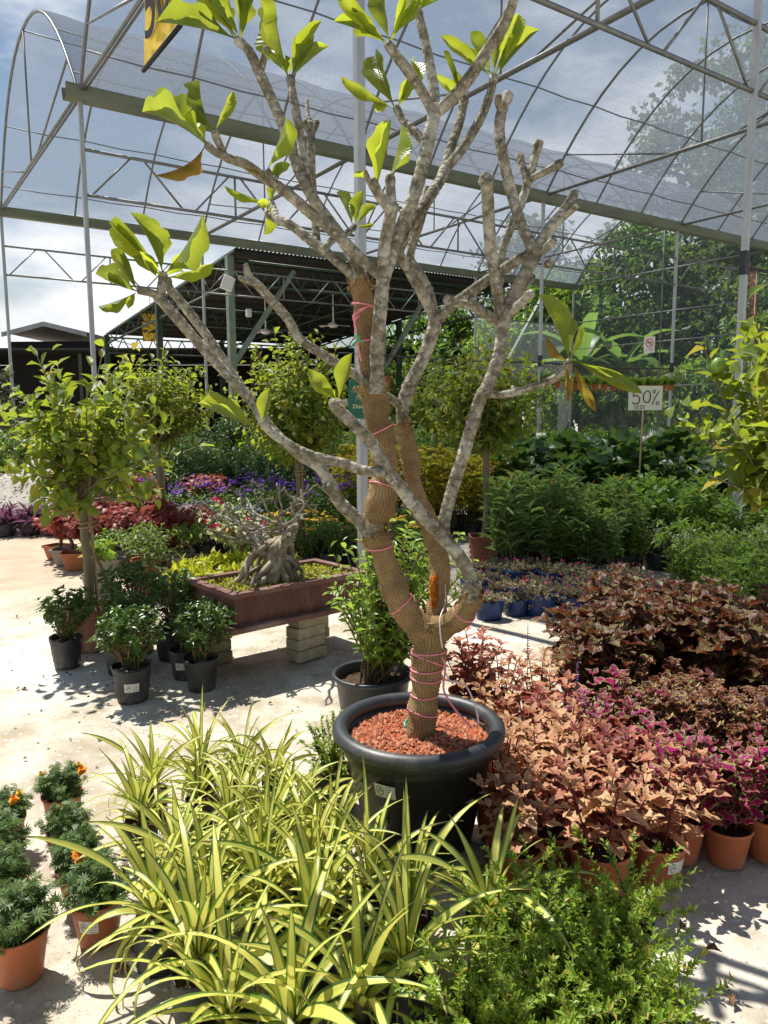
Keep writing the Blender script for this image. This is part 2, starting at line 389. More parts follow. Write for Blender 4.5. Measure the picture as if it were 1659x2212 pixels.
# ground: dusty exposed-aggregate concrete running into sandy dirt
t = NT('ground'); p = t.pos()
big = t.noise(.55, 6, .6, p); mid = t.noise(3.2, 8, .66, p); fine = t.noise(38, 6, .7, p)
col = t.mix(t.step(mid, .36, .66), (.38, .32, .235), (.60, .55, .455))
col = t.mix(t.step(big, .5, .64), col, (.67, .635, .56))
wv = t.vor(30, t.n('ShaderNodeVectorMath', {0: p, 1: (0, 0, 0)}, operation='ADD').outputs[0]); wc = t.vor(30, p, out='Color')
peb = t.step(wv, .36, .26); pr = t.n('ShaderNodeSeparateXYZ', {'Vector': wc}).outputs[0]
pebm = t.m('MULTIPLY', peb, t.step(pr, .45, .6))
col = t.mix(t.m('MULTIPLY', pebm, .6), col, t.mix(pr, (.34, .31, .26), (.80, .77, .69)))
fleck = t.m('MULTIPLY', t.step(t.vor(95, p), .34, .2), t.step(t.noise(9, 3, .5, p), .45, .6))
col = t.mix(t.m('MULTIPLY', fleck, .5), col, (.20, .18, .15))
stain = t.step(t.noise(1.7, 9, .7, p, .6), .58, .72); col = t.mix(t.m('MULTIPLY', stain, .65), col, (.25, .20, .14))
sx = t.n('ShaderNodeSeparateXYZ', {'Vector': p})
dirt = t.m('MULTIPLY', t.step(t.m('ADD', sx.outputs[1], t.m('MULTIPLY', big, 2.5)), 6.4, 8.6), t.step(sx.outputs[0], .6, -.8))
col = t.mix(t.m('MULTIPLY', dirt, .8), col, t.mix(mid, (.34, .26, .17), (.55, .46, .34)))
ht = t.m('ADD', t.m('MULTIPLY', pebm, .25), t.m('ADD', t.m('MULTIPLY', mid, .9), t.m('MULTIPLY', fine, .6)))
t.end(t.pbsdf(col, .93, t.bump(ht, .75, .012), .15))

plain('steel', (.42, .44, .45), .42, .12, 9, .5, .05, c2=(.31, .33, .34), metal=.35, dirt=(.20, .19, .17), stretch=(1, 1, .2))
plain('gutter', (.15, .18, .135), .55, .2, 3, .4, .08, c2=(.10, .125, .09), dirt=(.2, .19, .15), stretch=(.4, .4, 2))
plain('pipe', (.20, .21, .21), .45, .15, 8, .5, 0, metal=.3)
plain('tape', (.03, .03, .035), .5)
plain('black_plastic', (.013, .014, .014), .34, .2, 9, .5, .05, c2=(.02, .021, .021), dirt=(.05, .047, .04))
plain('rim_plastic', (.034, .038, .044), .46, .15, 11, .5, .12, dirt=(.15, .137, .115))
plain('bag_plastic', (.024, .025, .027), .48, .2, 14, .45, .35, c2=(.040, .041, .043), dirt=(.19, .17, .145))
plain('terracotta', (.45, .15, .065), .62, .12, 6, .3, .12, c2=(.36, .115, .05), dirt=(.40, .25, .16))
plain('brown_pot', (.27, .105, .065), .65, .15, 7, .3, .15, c2=(.20, .08, .05), dirt=(.36, .26, .19))
plain('grey_pot', (.30, .275, .235), .62, .14, 7, .3, .12, c2=(.22, .20, .17), dirt=(.40, .36, .3))
plain('blue_bag', (.016, .045, .16), .45, .2, 14, .4, .3)
plain('white_plastic', (.75, .76, .74), .45, .06)
plain('soil', (.045, .028, .018), .95, .3, 60, .1, .8, c2=(.10, .065, .042))
plain('red_soil', (.32, .075, .03), .95, .3, 45, .1, .9, c2=(.47, .145, .065))
plain('granule', (.40, .11, .045), .95, .3, 55, .1, .6, c2=(.62, .32, .20), dirt=(.20, .06, .03))
plain('brick', (.46, .41, .30), .9, .25, 22, .15, .9, c2=(.34, .30, .215), dirt=(.23, .21, .13))
plain('trough', (.155, .07, .058), .8, .18, 7, .25, .4, c2=(.115, .05, .042), dirt=(.34, .24, .19), stretch=(3, 3, .6))
plain('slab', (.20, .105, .085), .8, .15, 9, .25, .4, c2=(.15, .075, .06), dirt=(.33, .26, .21))
plain('stem_green', (.13, .15, .05), .7, .2, 20, .3, .2, c2=(.10, .09, .035))
plain('stem_brown', (.15, .10, .055), .85, .25, 20, .2, .5, c2=(.22, .16, .09), stretch=(1, 1, .3))
plain('stem_red', (.13, .022, .03), .6, .2)
plain('bamboo', (.45, .33, .18), .6, .2, 6, .3, .1)
plain('lime_bark', (.235, .185, .11), .85, .22, 26, .2, .6, c2=(.15, .13, .085), stretch=(1, 1, .25))
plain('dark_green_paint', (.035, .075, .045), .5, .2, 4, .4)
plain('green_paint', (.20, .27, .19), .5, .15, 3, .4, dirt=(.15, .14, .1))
plain('roof_dark', (.026, .027, .026), .7, .25, 2, .3, .1, c2=(.045, .045, .043), dirt=(.04, .033, .026))
plain('roof_grey', (.37, .385, .39), .5, .12, 2, .4)
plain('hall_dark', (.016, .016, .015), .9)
plain('white_paint', (.78, .78, .75), .55, .05)
plain('sign_card', (.70, .71, .56), .7, .06, 5)
plain('ink', (.012, .012, .016), .6, 0)
plain('sign_green', (.015, .13, .085), .5, .1)
plain('cream_ink', (.75, .68, .40), .6, 0)
plain('red_ink', (.6, .03, .03), .6, 0)
plain('banner_yellow', (.78, .56, .04), .6, .12, 5)
plain('pink_twine', (.86, .26, .33), .4, .1, 9, .4)
plain('pale_twine', (.78, .62, .62), .35, .1, 9, .5)
plain('green_twine', (.08, .42, .20), .4, .1)
plain('fray', (.40, .265, .13), .95, .2)
plain('coir', (.62, .19, .02), .95, .3, 70, .1, .8)
plain('gravel', (.47, .44, .39), .95, .25, 14, .15, 1., c2=(.33, .30, .26), dirt=(.24, .19, .13))
plain('stone', (.50, .46, .39), .9, .3, 20, .2, .4)
plain('dead_leaf', (.23, .12, .05), .8, .3)
plain('flower_orange', (.85, .19, .01), .6, .2, 50, .2, .5, c2=(.85, .42, .02))
plain('flower_rust', (.35, .04, .008), .7, .2, 60, .2, .5, c2=(.75, .3, .02))
plain('flower_yellow', (.9, .56, .02), .6, .15, 30)
plain('flower_violet', (.13, .012, .34), .6, .25, 30, c2=(.20, .03, .45))
plain('flower_blue', (.38, .42, .62), .6, .2, 30)
plain('flower_pink', (.80, .03, .20), .55, .2, 30)
plain('flower_lilac', (.34, .24, .52), .6, .2, 40)
plain('flower_white', (.82, .80, .74), .6, .1)
plain('lime_fruit', (.23, .36, .06), .5, .25, 60, .35, .4, c2=(.15, .25, .04))
plain('rope_red', (.45, .05, .04), .6)

# sticker print: ring emblem and three grey lines on white
t = NT('sticker'); uv = t.n('ShaderNodeSeparateXYZ', {'Vector': t.coord('UV')}); u, v = uv.outputs[0], uv.outputs[1]
du = t.m('MULTIPLY', t.m('SUBTRACT', u, .27), 1.9); dv = t.m('SUBTRACT', v, .5)
rd = t.m('SQRT', t.m('ADD', t.m('MULTIPLY', du, du), t.m('MULTIPLY', dv, dv)))
ring = t.m('MULTIPLY', t.step(rd, .30, .33), t.step(rd, .39, .36)); inner = t.m('MULTIPLY', t.step(rd, .27, .22), t.step(t.noise(9, 2, .5, t.coord('UV')), .48, .56))
ln = t.m('MULTIPLY', t.m('MULTIPLY', t.step(u, .55, .57), t.step(u, .96, .93)), t.m('MULTIPLY', t.step(t.m('ABSOLUTE', t.m('SUBTRACT', t.m('FRACT', t.m('MULTIPLY', v, 5.)), .5)), .22, .14), t.step(t.noise(30, 1, .5, t.coord('UV')), .42, .5)))
ink = t.m('MAXIMUM', t.m('MAXIMUM', ring, inner), ln)
t.end(t.pbsdf(t.mix(ink, (.74, .73, .66), (.10, .10, .10)), .5))

# plumeria bark: pale lichen on grey, crescent leaf scars round the limb
t = NT('bark'); p = t.coord(); uv = t.n('ShaderNodeSeparateXYZ', {'Vector': t.coord('UV')})
n1 = t.noise(24, 7, .66, p); n2 = t.noise(8, 6, .65, p); n3 = t.noise(75, 4, .6, p)
cv = t.n('ShaderNodeCombineXYZ', {'X': t.m('ADD', t.m('MULTIPLY', uv.outputs[0], 4.), t.m('MULTIPLY', n1, .5)), 'Y': t.m('ADD', t.m('MULTIPLY', uv.outputs[1], 48.), t.m('MULTIPLY', n2, 2.5)), 'Z': 0.}).outputs[0]
cell = t.vor(1., cv); ccol = t.n('ShaderNodeSeparateXYZ', {'Vector': t.vor(1., cv, out='Color')}).outputs[0]
col = t.mix(t.step(n1, .36, .64), (.13, .11, .075), (.31, .285, .215))
col = t.mix(t.m('MULTIPLY', t.step(ccol, .3, .8), .3), col, (.40, .375, .30))
col = t.mix(t.m('MULTIPLY', t.step(n2, .49, .6), .75), col, (.50, .48, .405))
col = t.mix(t.m('MULTIPLY', t.step(n3, .56, .66), .6), col, (.62, .61, .54))
col = t.mix(t.m('MULTIPLY', t.step(cell, .52, .8), .5), col, (.085, .07, .048))
t.end(t.pbsdf(col, .88, t.bump(t.m('SUBTRACT', t.m('ADD', n1, t.m('MULTIPLY', n3, .4)), t.m('MULTIPLY', cell, 1.3)), .9, .009), .15))
t = NT('root_bark'); p = t.coord(); n1 = t.noise(13, 8, .68, p, .8); n2 = t.noise(50, 5, .6, p)
col = t.mix(t.step(n1, .36, .64), (.17, .135, .09), (.40, .345, .25)); col = t.mix(t.m('MULTIPLY', t.step(n2, .55, .7), .5), col, (.52, .47, .36))
t.end(t.pbsdf(col, .85, t.bump(t.m('ADD', n1, t.m('MULTIPLY', n2, .4)), .6, .01), .2))
# burlap: coarse woven jute
t = NT('burlap'); uv = t.n('ShaderNodeSeparateXYZ', {'Vector': t.coord('UV')}); n1 = t.noise(9, 7, .65, t.coord()); n2 = t.noise(60, 4, .7, t.coord())
wig = t.m('MULTIPLY', t.m('SUBTRACT', n1, .5), .7)
wa = t.m('SINE', t.m('MULTIPLY', t.m('ADD', t.m('MULTIPLY', uv.outputs[0], 30.), wig), 6.283)); wb = t.m('SINE', t.m('MULTIPLY', t.m('ADD', t.m('MULTIPLY', uv.outputs[1], 150.), wig), 6.283))
wv = t.m('MULTIPLY', t.m('ADD', t.m('MAXIMUM', wa, wb), t.m('MULTIPLY', n2, .8)), .5)
col = t.mix(t.step(n1, .33, .68), (.27, .175, .085), (.45, .31, .16)); col = t.mix(t.m('MULTIPLY', t.step(wv, .45, -.05), .7), col, (.15, .09, .04)); col = t.mix(t.m('MULTIPLY', t.step(t.noise(5, 6, .6, t.coord()), .5, .66), .55), col, (.17, .11, .055))
t.end(t.pbsdf(col, .95, t.bump(t.m('ADD', wv, t.m('MULTIPLY', n1, 1.2)), .7, .006), .1))
# shade net: open weave, see-through, lit through by the sun
t = NT('net'); uvc = t.coord('UV'); uv = t.n('ShaderNodeSeparateXYZ', {'Vector': uvc})
st = t.n('ShaderNodeMapping', {'Vector': uvc, 'Scale': (46., 13., 1.)}).outputs[0]; n1 = t.noise(1., 5, .7, st)
seam = t.step(t.m('ABSOLUTE', t.m('SUBTRACT', t.m('FRACT', t.m('MULTIPLY', uv.outputs[1], 2.4)), .5)), .035, .012)
op = t.m('ADD', t.m('ADD', t.m('MULTIPLY', t.m('SUBTRACT', n1, .5), .8), .57), t.m('MULTIPLY', seam, .10), clamp=True)
df = t.n('ShaderNodeBsdfDiffuse', {'Color': (.20, .23, .28)}).outputs[0]; tl = t.n('ShaderNodeBsdfTranslucent', {'Color': (.23, .265, .32)}).outputs[0]
gl = t.n('ShaderNodeBsdfGlossy', {'Color': (.5, .5, .5), 'Roughness': .35}).outputs[0]
a1 = t.n('ShaderNodeMixShader', {'Fac': .55}); t.t.links.new(df, a1.inputs[1]); t.t.links.new(tl, a1.inputs[2])
a2 = t.n('ShaderNodeMixShader', {'Fac': .05}); t.t.links.new(a1.outputs[0], a2.inputs[1]); t.t.links.new(gl, a2.inputs[2])
a3 = t.n('ShaderNodeMixShader', {'Fac': op}); t.t.links.new(t.n('ShaderNodeBsdfTransparent', {'Color': (.93, .96, 1.)}).outputs[0], a3.inputs[1]); t.t.links.new(a2.outputs[0], a3.inputs[2])
t.end(a3.outputs[0])
t = NT('side_net'); uvc = t.coord('UV'); n1 = t.noise(1., 5, .7, t.n('ShaderNodeMapping', {'Vector': uvc, 'Scale': (46., 13., 1.)}).outputs[0])
op = t.m('ADD', t.m('MULTIPLY', t.m('SUBTRACT', n1, .5), .4), .24, clamp=True); df = t.n('ShaderNodeBsdfDiffuse', {'Color': (.33, .38, .42)}).outputs[0]; tl = t.n('ShaderNodeBsdfTranslucent', {'Color': (.42, .48, .52)}).outputs[0]
a1 = t.n('ShaderNodeMixShader', {'Fac': .5}); t.t.links.new(df, a1.inputs[1]); t.t.links.new(tl, a1.inputs[2]); a3 = t.n('ShaderNodeMixShader', {'Fac': op})
t.t.links.new(t.n('ShaderNodeBsdfTransparent', {'Color': (.95, .97, 1.)}).outputs[0], a3.inputs[1]); t.t.links.new(a1.outputs[0], a3.inputs[2]); t.end(a3.outputs[0])
# printed banner
t = NT('banner'); p = t.coord('UV'); n1 = t.noise(3.2, 3, .5, p, 1.5)
t.end(t.pbsdf(t.mix(t.step(n1, .5, .53), (.78, .56, .05), (.06, .055, .06)), .55))

leafm('plumeria_leaf', (.038, .09, .018), (.15, .24, .035), (.58, .66, .035), .48, 'vein', .38, .45, pc=(.46, .46, .17))
leafm('plumeria_old', (.30, .18, .03), (.25, .2, .04), (.42, .34, .04), .36, 'vein', .5, .3, pc=(.3, .2, .06))
leafm('pandan', (.045, .11, .022), (.085, .165, .03), (.22, .4, .03), .28, 'stripe', .36, .5, pc=(.80, .74, .17), pc2=(.62, .66, .13), w=.64)
leafm('lime_leaf', (.055, .125, .016), (.22, .30, .03), (.46, .55, .03), .40, 'vein', .4, .45, pc=(.30, .36, .1), yellow=(.48, .40, .05))
leafm('azalea', (.045, .10, .02), (.095, .18, .032), (.2, .34, .04), .2, None, .32, .5)
leafm('marigold', (.09, .155, .05), (.15, .225, .07), (.2, .32, .06), .25, None, .5)
leafm('fine_shrub', (.17, .29, .035), (.29, .42, .055), (.42, .58, .05), .36, None, .42, yellow=(.45, .36, .05))
leafm('peach', (.58, .31, .165), (.68, .50, .25), (.66, .33, .14), .3, 'dveins', .5, .3, pc=(.30, .03, .045))
leafm('peach_pink', (.50, .20, .13), (.60, .34, .19), (.62, .24, .14), .3, 'dveins', .5, .3, pc=(.27, .02, .05))
leafm('peach_dark', (.26, .07, .05), (.40, .16, .09), (.45, .10, .07), .28, 'dveins', .5, .3, pc=(.14, .012, .03))
leafm('magenta', (.36, .008, .12), (.13, .008, .05), (.6, .02, .2), .3, 'edge', .45, .35, pc=(.36, .46, .12), pc2=(.13, .27, .06), w=.74)
leafm('maroon_frill', (.055, .012, .014), (.10, .028, .018), (.28, .05, .03), .22, 'edge', .5, .3, pc=(.42, .40, .14), pc2=(.42, .09, .06), w=.72)
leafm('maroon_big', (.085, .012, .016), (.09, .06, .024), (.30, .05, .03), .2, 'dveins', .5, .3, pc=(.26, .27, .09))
leafm('maple', (.34, .075, .06), (.24, .05, .045), (.55, .13, .09), .3, None, .5)
leafm('bonsai_leaf', (.05, .115, .025), (.10, .185, .03), (.28, .44, .05), .3, None, .4)
leafm('tub_leaf', (.11, .21, .025), (.19, .32, .045), (.42, .6, .06), .4, None, .4)
leafm('variegated', (.62, .64, .34), (.34, .46, .16), (.6, .65, .3), .35, None, .5)
leafm('croton', (.26, .28, .025), (.46, .38, .03), (.6, .55, .04), .35, None, .42, yellow=(.6, .36, .03))
leafm('yellow_low', (.50, .52, .04), (.34, .44, .04), (.7, .7, .05), .35, None, .42)
leafm('hedge_dark', (.028, .062, .018), (.05, .10, .022), (.14, .26, .04), .28, None, .4)
leafm('hedge_mid', (.06, .12, .028), (.10, .17, .035), (.24, .40, .05), .32, None, .42)
leafm('milkweed', (.11, .185, .055), (.17, .26, .07), (.32, .48, .09), .32, None, .5)
leafm('shrub_lt', (.11, .20, .03), (.20, .31, .05), (.34, .52, .06), .36, None, .45)
leafm('fiddle', (.032, .075, .022), (.06, .12, .028), (.2, .36, .05), .28, 'vein', .33, .5, pc=(.13, .18, .06))
leafm('fern', (.10, .20, .035), (.17, .29, .05), (.3, .5, .06), .35, None, .5)
leafm('rhoeo', (.10, .045, .085), (.20, .15, .165), (.3, .1, .2), .3, None, .45)
leafm('portulaca', (.40, .33, .20), (.24, .26, .11), (.5, .42, .22), .3, None, .5)
leafm('blue_green', (.10, .14, .09), (.17, .2, .12), (.24, .35, .15), .3, None, .5)
leafm('far_tree', (.035, .062, .02), (.075, .115, .03), (.2, .32, .05), .3, None, .5)
leafm('banana', (.09, .17, .04), (.13, .22, .05), (.3, .5, .08), .4, 'vein', .4, pc=(.22, .3, .1))
leafm('grey_tree', (.055, .075, .045), (.09, .11, .06), (.15, .2, .08), .25, None, .5)
# ------------------------------------------------------------------ ground
RNG = np.random.default_rng
mb = MB()
def grid(xs, ys, zf):
    X, Y = np.meshgrid(xs, ys, indexing='ij'); Z = zf(X, Y); P = np.stack([X, Y, Z], -1).reshape(-1, 3)
    a, b = len(xs), len(ys); i = np.arange(a - 1)[:, None] * b + np.arange(b - 1)[None]
    return P, np.stack([i, i + b, i + b + 1, i + 1], -1).reshape(-1, 4)
xs = np.concatenate([[-400, -150, -60, -25], np.linspace(-8, 8, 65), [25, 60, 150, 400]]); ys = np.concatenate([[-300, -60, -10], np.linspace(-1, 14, 61), [25, 50, 100, 250, 700]])
def gz(X, Y):
    k = np.clip((8.5 - np.abs(X)) / 3, 0, 1) * np.clip((13 - Y) / 3, 0, 1) * np.clip((Y + 1) / 1, 0, 1)
    return k * (.006 * np.sin(X * 2.3 + Y * 1.1) + .005 * np.sin(Y * 3.1 - X * 1.7)) - .008
P, q = grid(xs, ys, gz); mb.add(P, q, uv=P[:, :2])
struct(mb.obj('ground', 'ground'))
# loose stones and grit lying on it
rng = RNG(5); mb = MB()
ico_v = nrm(np.array([(1, 0, 0), (-1, 0, 0), (0, 1, 0), (0, -1, 0), (0, 0, 1), (0, 0, -1)], float)); ico_t = np.array([(0, 2, 4), (2, 1, 4), (1, 3, 4), (3, 0, 4), (2, 0, 5), (1, 2, 5), (3, 1, 5), (0, 3, 5)])
def lumps(mb, pos, size, rng, flat=.6, m=0):
    for p_, s_ in zip(pos, size):
        a = rng.random() * 6.28; R = np.array([[math.cos(a), -math.sin(a), 0], [math.sin(a), math.cos(a), 0], [0, 0, 1]])
        mb.add((ico_v * (s_ * (.7 + .6 * rng.random((6, 1)))) * np.array([1.2, .9, flat])) @ R.T + p_, None, ico_t, r=rng.random(), m=m)
n = 2600; X = rng.uniform(-3.2, 3, n); Y = 1.2 + 6.5 * rng.random(n) ** 1.5
lumps(mb, np.stack([X, Y, np.full(n, -.003)], -1), .0022 + .0065 * rng.random(n) ** 3.5, rng)
tag(mb.obj('grit', 'stone', smooth=False), 'loose pale grit scattered over the concrete yard', 'grit', kind='stuff')

# ------------------------------------------------------------------ shade house
AZ = math.radians(55.618); GU = np.array([math.sin(AZ), math.cos(AZ), 0]); GV = np.array([-math.cos(AZ), math.sin(AZ), 0])
P00 = np.array([-.18, 6.336, 0]); S = [0, 8.68, 17.5]; DT = 5.5135; GH = 7.02; RISE = 2.65
def gp(s, t, z=0.): return P00 + GV * s + GU * t + np.array([0, 0, z])
RZ = math.atan2(GU[1], GU[0])
sh = thing('shade_house', 'tall galvanised shade house with arched netting roofs over the plant beds', 'shade house', gp(0, 0))
OFF = gp(0, 0)
def lp(s, t, z=0.): return gp(s, t, z) - OFF
posts = [(0, 0), (0, 1), (0, 2), (0, 3)] + [(1, k) for k in range(5)] + [(2, k) for k in range(5)]
pm = MB(); box(pm, (0, 0, GH / 2 - .1), (.075, .075, GH - .2), 0, bev=.008); pme = pm.mesh('post', 'steel', False)
tm = MB(); box(tm, (0, 0, 0), (.084, .084, .28)); tme = tm.mesh('tape_band', 'tape', False)
bm_ = MB(); box(bm_, (0, 0, .006), (.2, .2, .012), bev=.003); bme = bm_.mesh('base_plate', 'steel', False)
for r_, k in posts:
    p_ = mk('post', pme, sh, loc=lp(S[r_], k * DT), rot=(0, 0, RZ)); mk('base_plate', bme, p_)
    if (r_, k) in ((0, 1), (1, 2), (1, 3)): mk('tape_band', tme, p_, loc=(0, 0, 3.35 if r_ == 0 else 2.9))
# gutters: a folded channel
for s in S:
    mb = MB(); pr = [(-.16, .0), (-.16, -.03), (-.10, -.22), (.10, -.22), (.16, -.03), (.16, 0), (.14, 0), (.14, -.03), (.09, -.2), (-.09, -.2), (-.14, -.03), (-.14, 0)]
    k = len(pr); tt = np.linspace(-.25, 4 * DT + .2, 13)
    v = np.array([lp(s + a, t_, GH + b) for t_ in tt for a, b in pr])
    q = [(i * k + j, i * k + (j + 1) % k, (i + 1) * k + (j + 1) % k, (i + 1) * k + j) for i in range(12) for j in range(k)]
    mb.add(v, q); mb.obj('gutter', 'gutter', sh, smooth=False)
def pipe(mb, a, b, r=.024, k=6): tube(mb, [a, b], r, k)
# lattice trusses between posts of a row
for r_, k in [(0, 0), (0, 1), (0, 2)] + [(1, i) for i in range(4)] + [(2, i) for i in range(4)]:
    mb = MB(); t0, t1 = k * DT, (k + 1) * DT; zt, zb = GH - .98, GH - 1.72
    pipe(mb, lp(S[r_], t0, zt), lp(S[r_], t1, zt), .028); pipe(mb, lp(S[r_], t0, zb), lp(S[r_], t1, zb), .028)
    tr = mb.obj('truss', 'pipe', sh)
    nw = 6
    for i in range(nw):
        wb_ = MB(); a = t0 + (t1 - t0) * (i + .12) / nw; b = t0 + (t1 - t0) * (i + .88) / nw
        if i % 2 == 0: pipe(wb_, lp(S[r_], a, zb), lp(S[r_], b, zt), .019)
        else: pipe(wb_, lp(S[r_], a, zt), lp(S[r_], b, zb), .019)
        wb_.obj('web', 'pipe', tr)
    wb_ = MB(); pipe(wb_, lp(S[r_], (t0 + t1) / 2, zb), lp(S[r_], (t0 + t1) / 2, zt), .022); wb_.obj('web', 'pipe', tr)
def arch(s0, s1, a):                       # a in 0..1 across the span -> (s, z)
    x = -math.cos(math.pi * a)
    return (s0 + s1) / 2 + x * (s1 - s0) / 2, GH + RISE * (1 - abs(x) ** 2.2)
RB = 3
for bay in (0, 1):
    s0, s1 = S[bay] + .12, S[bay + 1] - .12
    for j in range(4 * RB + 1):
        t_ = j * DT / RB; mb = MB()
        tube(mb, [lp(*(lambda q: (q[0], t_, q[1]))(arch(s0, s1, a))) for a in np.linspace(0, 1, 25)], .026 if j % RB else .03, 6)
        mb.obj('arch_rib', 'pipe', sh)
        if j % RB == 0:
            mb = MB(); pipe(mb, lp(S[bay], t_, GH - .06), lp(S[bay + 1], t_, GH - .06), .034)
            pipe(mb, lp(S[bay], t_ + .07, GH - .06), lp(S[bay + 1], t_ + .07, GH - .06), .022)
            ch = mb.obj('tie_beam', 'pipe', sh)
            sm_ = (s0 + s1) / 2; brs = [((sm_, GH - .06), (sm_, GH + RISE))]
            for f in (.27, .73):
                a_ = arch(s0, s1, f * .62 if f < .5 else 1 - (1 - f) * .62); b_ = (s0 + (s1 - s0) * (.42 if f < .5 else .58), GH - .06)
                brs.append((a_, b_))
            for a_, b_ in brs:
                mb = MB(); pipe(mb, lp(a_[0], t_, a_[1]), lp(b_[0], t_, b_[1]), .02); mb.obj('brace', 'pipe', ch)
    for a in (.13, .27, .5, .73, .87):
        mb = MB(); s_, z_ = arch(s0, s1, a); tt = np.linspace(0, 4 * DT, 25)
        tube(mb, [lp(s_, x, z_ - .035 - .03 * abs(math.sin(x * math.pi * RB / DT))) for x in tt], .016, 5); mb.obj('purlin', 'pipe', sh)
    # netting roof, sagging a little between the ribs
    mb = MB(); na, nt_ = 44, 97; v, uv = [], []
    for i in range(na + 1):
        s_, z_ = arch(s0 - .03, s1 + .03, i / na)
        for j in range(nt_):
            t_ = -.02 + (4 * DT + .04) * j / (nt_ - 1)
            sag = .045 * abs(math.sin(t_ * math.pi * RB / DT)) + .018 * math.sin(t_ * 7 + i * .9) * math.sin(i * .5)
            v.append(lp(s_, t_, z_ + .05 - sag)); uv.append((t_ / 2, i / na * 12))
    i = np.arange(na)[:, None] * nt_ + np.arange(nt_ - 1)[None]
    mb.add(v, np.stack([i, i + 1, i + nt_ + 1, i + nt_], -1).reshape(-1, 4), None, uv); mb.obj('roof_net', 'net', sh)
# end wall net of the far bay and side net behind it
mb = MB(); v, uv, q = [], [], []
aa = np.linspace(0, 1, 31)
for i, a in enumerate(aa):
    s_, z_ = arch(S[1], S[2], a)
    for j in range(9): v.append(lp(s_, 4 * DT + .06 + .03 * math.sin(i * .9 + j), .05 + (z_ - .05) * j / 8)); uv.append((s_ / 2, j * 1.3))
for i in range(30):
    for j in range(8): q.append((i * 9 + j, i * 9 + j + 1, (i + 1) * 9 + j + 1, (i + 1) * 9 + j))
mb.add(v, q, None, uv); mb.obj('end_net', 'side_net', sh)
mb = MB(); v, uv, q = [], [], []
for i in range(21):
    for j in range(9): v.append(lp(S[2] + .06 + .03 * math.sin(i * .8 + j), 3 * DT + DT * i / 20, .05 + (GH - 1.8) * j / 8)); uv.append((i * .15, j))
for i in range(20):
    for j in range(8): q.append((i * 9 + j, i * 9 + j + 1, (i + 1) * 9 + j + 1, (i + 1) * 9 + j))
mb.add(v, q, None, uv); mb.obj('side_net', 'side_net', sh)
for z_ in (2.6, 4.3, 5.4):
    mb = MB(); pipe(mb, lp(S[1], 4 * DT, z_), lp(S[2], 4 * DT, z_), .024); mb.obj('wall_rail', 'pipe', sh)
mb = MB(); pipe(mb, lp((S[1] + S[2]) / 2, 4 * DT, 0), lp((S[1] + S[2]) / 2, 4 * DT, GH + RISE - .1), .03); mb.obj('wall_stud', 'pipe', sh)
# hanging rail along the middle row
mb = MB(); tube(mb, [lp(S[1] - .08, x, 2.86 - .05 * math.sin((x / DT % 1) * math.pi)) for x in np.linspace(.9 * DT, 3 * DT, 24)], .022, 6); hr = mb.obj('hanging_rail', 'rim_plastic', sh)
for x in np.linspace(1 * DT, 3 * DT, 44):
    mb = MB(); z0 = 2.86 - .05 * math.sin((x / DT % 1) * math.pi)
    tube(mb, [lp(S[1] - .08, x, z0 + .02), lp(S[1] - .05, x, z0 + .035), lp(S[1] - .04, x, z0 - .02), lp(S[1] - .07, x, z0 - .1), lp(S[1] - .1, x, z0 - .13)], .007, 4); mb.obj('hook', 'rope_red', hr)
# short post standing among the right hand beds
sp = G(1587, 1222); pt = thing('short_post', 'short grey square steel post with dark tape round its top', 'post', sp, RZ)
mb = MB(); box(mb, (0, 0, .63), (.065, .065, 1.26), bev=.006); mb.obj('shaft', 'steel', pt, False)
mb = MB(); box(mb, (0, 0, 1.2), (.072, .072, .16)); mb.obj('tape_band', 'tape', pt, False)

# ------------------------------------------------------------------ open shed behind (dark corrugated mono-pitch roof on green columns)
A = V(497, 540, 27.5); ux, vx = GU, GV
shd = thing('open_shed', 'large open shed with dark corrugated roof on green steel columns', 'shed', (A[0], A[1], 0))
hz, LN, DP = A[2], 13., 17.; drop = 1.35
def shp(a, b, z): return ux * a + vx * b + np.array([0, 0, z])
mb = MB(); na = 240; v = []
for i in range(na + 1):
    a = LN * i / na
    for b in np.linspace(-.5, DP, 6): v.append(shp(a, b, hz - drop * (b + .5) / DP + .03 * math.sin(i * math.pi / 1.5)))
i = np.arange(na)[:, None] * 6 + np.arange(5)[None]
mb.add(v, np.stack([i, i + 6, i + 7, i + 1], -1).reshape(-1, 4)); mb.obj('roof', 'roof_dark', shd)
for a in np.linspace(0, LN, 3):
    for b in (.1, 8., DP - .3):
        zt = hz - drop * (b + .5) / DP - .12
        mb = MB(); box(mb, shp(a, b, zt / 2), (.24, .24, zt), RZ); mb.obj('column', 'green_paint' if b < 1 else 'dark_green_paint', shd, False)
    mb = MB()                                    # rafter truss under the pitch
    def rz_(b): return hz - drop * (b + .5) / DP - .1
    pipe(mb, shp(a, -.4, rz_(-.4)), shp(a, DP, rz_(DP)), .05); pipe(mb, shp(a, 0, rz_(0) - 1.0), shp(a, DP, rz_(DP) - .45), .05)
    bb = np.linspace(0, DP, 19)
    for i in range(18):
        lo = lambda b: rz_(b) - 1.0 + .55 * b / DP
        pipe(mb, shp(a, bb[i], rz_(bb[i]) if i % 2 else lo(bb[i])), shp(a, bb[i + 1], lo(bb[i + 1]) if i % 2 else rz_(bb[i + 1])), .03)
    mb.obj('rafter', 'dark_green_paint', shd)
    mb = MB(); box(mb, shp(a + 1.3, .1, hz - 2.2), (.16, .16, 4.3), RZ, tilt=Matrix.Rotation(.62, 3, 'Y')); mb.obj('brace', 'green_paint', shd, False)
